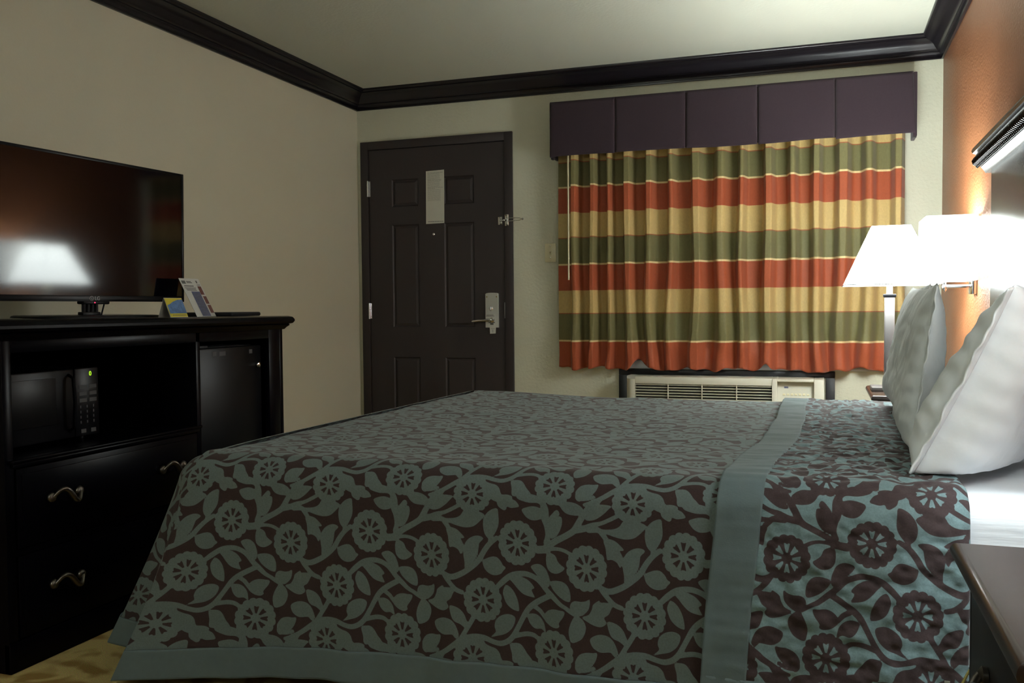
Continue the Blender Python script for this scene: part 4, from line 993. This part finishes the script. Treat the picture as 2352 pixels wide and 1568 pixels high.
# ------------------------------------------------------------------ headboard
hb = thing('headboard', 'glossy dark headboard with carved rope moulding on the orange wall behind the pillows', 'headboard', (3.52,-2.50,.20))
HY0,HY1=-3.33,-1.755
simple('panel',M_HEAD,hb,[(3.502,3.542,HY0,HY1,.20,1.475)],.003)
prof=[(3.542,1.452),(3.490,1.452),(3.486,1.460),(3.482,1.464),(3.478,1.470),(3.474,1.474),(3.474,1.478)]
bm=bmesh.new(); sweep_profile(bm,prof+[(3.542,1.478)],[lambda x,z:(x,HY0-.045,z),lambda x,z:(x,HY1+.045,z)]); finish(bm,'lower_fillet',M_HEAD,hb,auto=30)
bm=bmesh.new(); n=10; pr=[(3.542,1.478)]+[(3.474-.016*math.sin(PI*k/n),1.478+.036*k/n) for k in range(n+1)]+[(3.542,1.514)]
sweep_profile(bm,pr,[lambda x,z:(x,HY0-.05,z),lambda x,z:(x,HY1+.05,z)])
y=HY0-.04; 
while y<HY1+.045:
    tube(bm,[(3.462,y-.006,1.480),(3.454,y-.002,1.488),(3.452,y+.003,1.497),(3.456,y+.007,1.506),(3.464,y+.009,1.512)],[.004,.0075,.0075,.006,.003],seg=8)
    lathe(bm,[(.001,-.006),(.005,-.003),(.006,0),(.005,.003),(.001,.006)],(3.463,y-.002,1.477),'z',seg=8); y+=.021
finish(bm,'carved_moulding',M_HEAD,hb,auto=50)
pr=[(3.542,1.514),(3.466,1.514),(3.460,1.518),(3.462,1.523),(3.450,1.528),(3.446,1.536),(3.450,1.545),(3.542,1.552)]
bm=bmesh.new(); sweep_profile(bm,pr,[lambda x,z:(x,HY0-.065,z),lambda x,z:(x,HY1+.065,z)]); finish(bm,'cap',M_HEAD,hb,auto=30)
settle(hb)

# ------------------------------------------------------------------ nightstands
def nightstand(label, yc):
    r = thing('nightstand', label, 'nightstand', (3.33,yc,0), 0, 'nightstands either side of the bed')
    hw=.235; fx=-.175
    bm=bmesh.new()
    # top slab: bullnose on front and sides
    n=8; pr=[(0,.572)]+[(.014*math.sin(PI*k/n)+.012,.572+.0140-.0140*math.cos(PI*k/n)) for k in range(n+1)]
    pr=[(-.004,.560),(.004,.562),(.010,.569)]+[(.012+.014*math.sin(PI*k/n),.586-.014*math.cos(PI*k/n)) for k in range(n+1)]
    pth=[(.205,-hw),(fx,-hw),(fx,hw),(.205,hw)]; nn=[(0,-1),(-1,-1),(-1,1),(0,1)]
    rg=[[bm.verts.new((x+a*d,y+b*d,z)) for d,z in pr] for (x,y),(a,b) in zip(pth,nn)]
    for a,b in zip(rg,rg[1:]):
        for k in range(len(pr)-1): bm.faces.new((a[k],a[k+1],b[k+1],b[k]))
    bm.faces.new([q[-1] for q in rg]); bm.faces.new([q[0] for q in rg][::-1]); bm.faces.new(rg[0]); bm.faces.new(rg[3][::-1])
    finish(bm,'tabletop',M_NSTOP,r,auto=35)
    bm=bmesh.new()
    for b in ((fx,.205,-hw,-hw+.02,.06,.562),(fx,.205,hw-.02,hw,.06,.562),(fx+.01,.205,-hw+.02,hw-.02,.06,.08),(.19,.205,-hw+.02,hw-.02,.08,.562),(fx,fx+.02,-hw+.02,hw-.02,.365,.385),(fx,.19,-hw+.02,hw-.02,.54,.562)): box(bm,*b,bev=.002)
    finish(bm,'cabinet',M_NSBODY,r,auto=40)
    dw=simple('drawer',M_NSBODY,r,[(fx-.001,fx+.016,-hw+.024,hw-.024,.389,.537)],.002)
    bm=bmesh.new(); pts=[(fx-.012-.018*math.sin(PI*k/16)**.7,-.058+.116*k/16,.463-.011*math.sin((k/16-.5)*2*PI)) for k in range(17)]
    tube(bm,pts,[.006+.003*math.sin(PI*k/16) for k in range(17)],seg=10)
    for e in (0,-1): lathe(bm,[(.003,fx-.001),(.012,fx-.002),(.013,fx-.009),(.004,fx-.016)],(0,pts[e][1],pts[e][2]),'x',seg=14)
    finish(bm,'drawer_handle',M_PEWTER,dw,auto=45,label='pewter wavy pull handle')
    for sx in (fx+.002,.165):
        for sy in (-hw+.002,hw-.040): simple('foot',M_NSBODY,r,[(sx,sx+.038,sy,sy+.038,0,.06)],.003)
    return r
nightstand('dark nightstand on the camera side of the bed, its empty top cut by the frame', -4.045)
nightstand('reddish-brown nightstand beyond the bed with the table lamp standing on it', -1.065)
# the far one sits slightly different: nothing else

# ------------------------------------------------------------------ table lamp
tl = thing('table_lamp', 'lit table lamp with square flared shade and steel column by the curtain', 'lamp', (3.215,-1.06,.6005))
simple('foot',M_BRUSH,tl,[(-.075,.075,-.075,.075,0,.018)],.003)
simple('column',M_BRUSH,tl,[(-.0205,.0205,-.0205,.0205,.018,.412)],.003,label='square brushed steel column')
simple('collar',M_BLACKP,tl,[(-.026,.026,-.026,.026,.412,.426)],.003)
bm=bmesh.new(); lathe(bm,[(.013,.426),(.013,.462),(.018,.466),(.018,.500),(.010,.505)],(0,0,0),'z',seg=16); finish(bm,'lamp_socket',M_WHITEP,tl,auto=40)
def frustum_shell(name,m,parent,b,t,z0,z1,th=.0016,dy=1.0):
    bm=bmesh.new()
    def ring(h,z): return [bm.verts.new((x*h[0],y*h[1],z)) for x,y in ((-1,-1),(1,-1),(1,1),(-1,1))]
    o0,o1=ring(b,z0),ring(t,z1)
    for k in range(4):
        j=(k+1)%4
        bm.faces.new((o0[k],o0[j],o1[j],o1[k]))
    return finish(bm,name,m,parent)
frustum_shell('lamp_shade',M_SHADE,tl,(.192,.192),(.078,.078),.466,.722)
bm=bmesh.new()
for (x0_,x1_) in (((-.193,-.193,.466),(.193,-.193,.466)),((.193,-.193,.466),(.193,.193,.466)),((.193,.193,.466),(-.193,.193,.466)),((-.193,.193,.466),(-.193,-.193,.466))): tube(bm,[x0_,x1_],.0022,seg=6)
finish(bm,'shade_trim',M_WHITEFR,tl)
bm=bmesh.new(); lathe(bm,[(.010,.505),(.016,.52),(.027,.56),(.030,.585),(.022,.612),(.004,.622)],(0,0,0),'z',seg=18); finish(bm,'light_bulb',M_BULB,tl,smooth=True)

# ------------------------------------------------------------------ wall lamps beside the headboard
def wall_lamp(label, yc):
    r = thing('wall_lamp', label, 'lamp', (3.5425,yc,1.21), 0, 'wall lamps either side of the headboard')
    bm=bmesh.new(); box(bm,-.020,-.0005,-.045,.045,-.19,-.06,bev=.004); finish(bm,'back_plate',M_CHROME,r,auto=40)
    bm=bmesh.new(); tube(bm,[(-.018,0,-.155),(-.11,0,-.155),(-.118,0,-.150),(-.118,0,-.10)],.007,seg=10); lathe(bm,[(.002,-.178),(.008,-.172),(.010,-.160),(.008,-.148),(.004,-.145)],(-.118,0,0),'z',seg=14); finish(bm,'arm',M_CHROME,r,auto=40)
    bm=bmesh.new(); lathe(bm,[(.015,-.10),(.018,-.095),(.018,-.06),(.010,-.055)],(-.118,0,0),'z',seg=14); finish(bm,'lamp_socket',M_WHITEP,r,auto=40)
    s=frustum_shell('lamp_shade',M_SHADE2,r,(.0975,.160),(.0955,.152),-.133,.133); s.location=(-.110,0,0)
    bm=bmesh.new(); lathe(bm,[(.010,-.055),(.016,-.04),(.026,-.005),(.028,.02),(.02,.042),(.004,.05)],(-.118,0,0),'z',seg=18); finish(bm,'light_bulb',M_BULB,r,smooth=True)
    return r
wl = wall_lamp('lit boxy wall lamp on the orange wall beyond the headboard', -1.15)
wl2 = wall_lamp('lit boxy wall lamp above the near nightstand, just outside the picture', -3.86)

# ------------------------------------------------------------------ cord in the gap by the near nightstand
cd = thing('lamp_cord', 'short pale yellow cord hanging beside the near nightstand low at the right', 'cord', (3.145,-3.775,.0))
bm=bmesh.new(); tube(bm,[(.060,.03,.50),(.035,.005,.42),(.012,-.005,.385),(-.006,-.008,.345),(-.012,-.006,.25),(.01,.0,.10),(.06,.02,.012)],.0022,seg=8); finish(bm,'cord_wire',M_CORDY,cd)
simple('cord_tag',M_CARDW,cd,[(-.022,-.014,-.012,-.010,.345,.372)],.0)

# ------------------------------------------------------------------ lights (the lamps' bulbs and an added rear fill)
LP = 1.0
M_FILL = mat('fill_globe_glass', (.9,.9,.88,1), .5, emis=((.92,1,.97,1), 34))  # glow of the added fill globes behind the camera
def point(name, loc, energy, color, radius=.03):
    l = bpy.data.lights.new(name,'POINT'); l.energy=energy*LP; l.color=color; l.shadow_soft_size=radius
    o = bpy.data.objects.new(name,l); o.location=loc; COL.objects.link(o); return o
point('table_lamp_glow',(3.215,-1.06,1.225),18,(.90,1,.97),.030)
point('wall_lamp_glow',(3.4245,-1.15,1.270),14,(.90,1,.97),.028)
point('near_wall_lamp_glow',(3.4245,-3.86,1.270),34,(.82,.96,1),.028)
# unseen fill light added on the rear wall, shaped as a vanity fixture
rear_fill = thing('rear_fill_light', 'unseen white globe fill light added on the rear wall behind the camera', 'lamp', (1.35,YR+.0002,2.0))
simple('back_plate',M_CHROME,rear_fill,[(-.32,.32,0,.025,-.05,.05)],.004)
for k in (-.22,0,.22):
    bm=bmesh.new(); lathe(bm,[(.02,-.09),(.055,-.07),(.065,0),(.05,.06),(.02,.075)],(k,.09,0),'z',seg=20); finish(bm,'glass_globe',M_FILL,rear_fill,smooth=True)
    bm=bmesh.new(); tube(bm,[(k,.02,-.0),(k,.05,.0)],.012,seg=10); finish(bm,'arm',M_CHROME,rear_fill,auto=40)

# ------------------------------------------------------------------ camera
cam = bpy.data.cameras.new('camera'); co = bpy.data.objects.new('camera', cam); COL.objects.link(co)
cx,cy,cz,yaw,pit,rol,F = (2.934760,-5.358221,0.977291,-0.333319,-0.036823,-0.008522,2060.120994)
f = Vector((math.sin(yaw)*math.cos(pit), math.cos(yaw)*math.cos(pit), math.sin(pit)))
r = Vector((math.cos(yaw),-math.sin(yaw),0)); u = r.cross(f)
r2 = r*math.cos(rol)+u*math.sin(rol); u2 = -r*math.sin(rol)+u*math.cos(rol)
M = Matrix((r2,u2,-f)).transposed().to_4x4(); M.translation = Vector((cx,cy,cz))
co.matrix_world = M
cam.sensor_width = 36; cam.lens = F/2352*36; cam.clip_start=.02
SC.camera = co
w = bpy.data.worlds.new('world'); SC.world = w; w.use_nodes = True
w.node_tree.nodes['Background'].inputs[0].default_value = (.02,.025,.04,1); w.node_tree.nodes['Background'].inputs[1].default_value = .3
SC.view_settings.view_transform='Standard'; SC.view_settings.look='None'; SC.view_settings.gamma=1; SC.view_settings.use_curve_mapping=False
SC.view_settings.exposure = 0.72
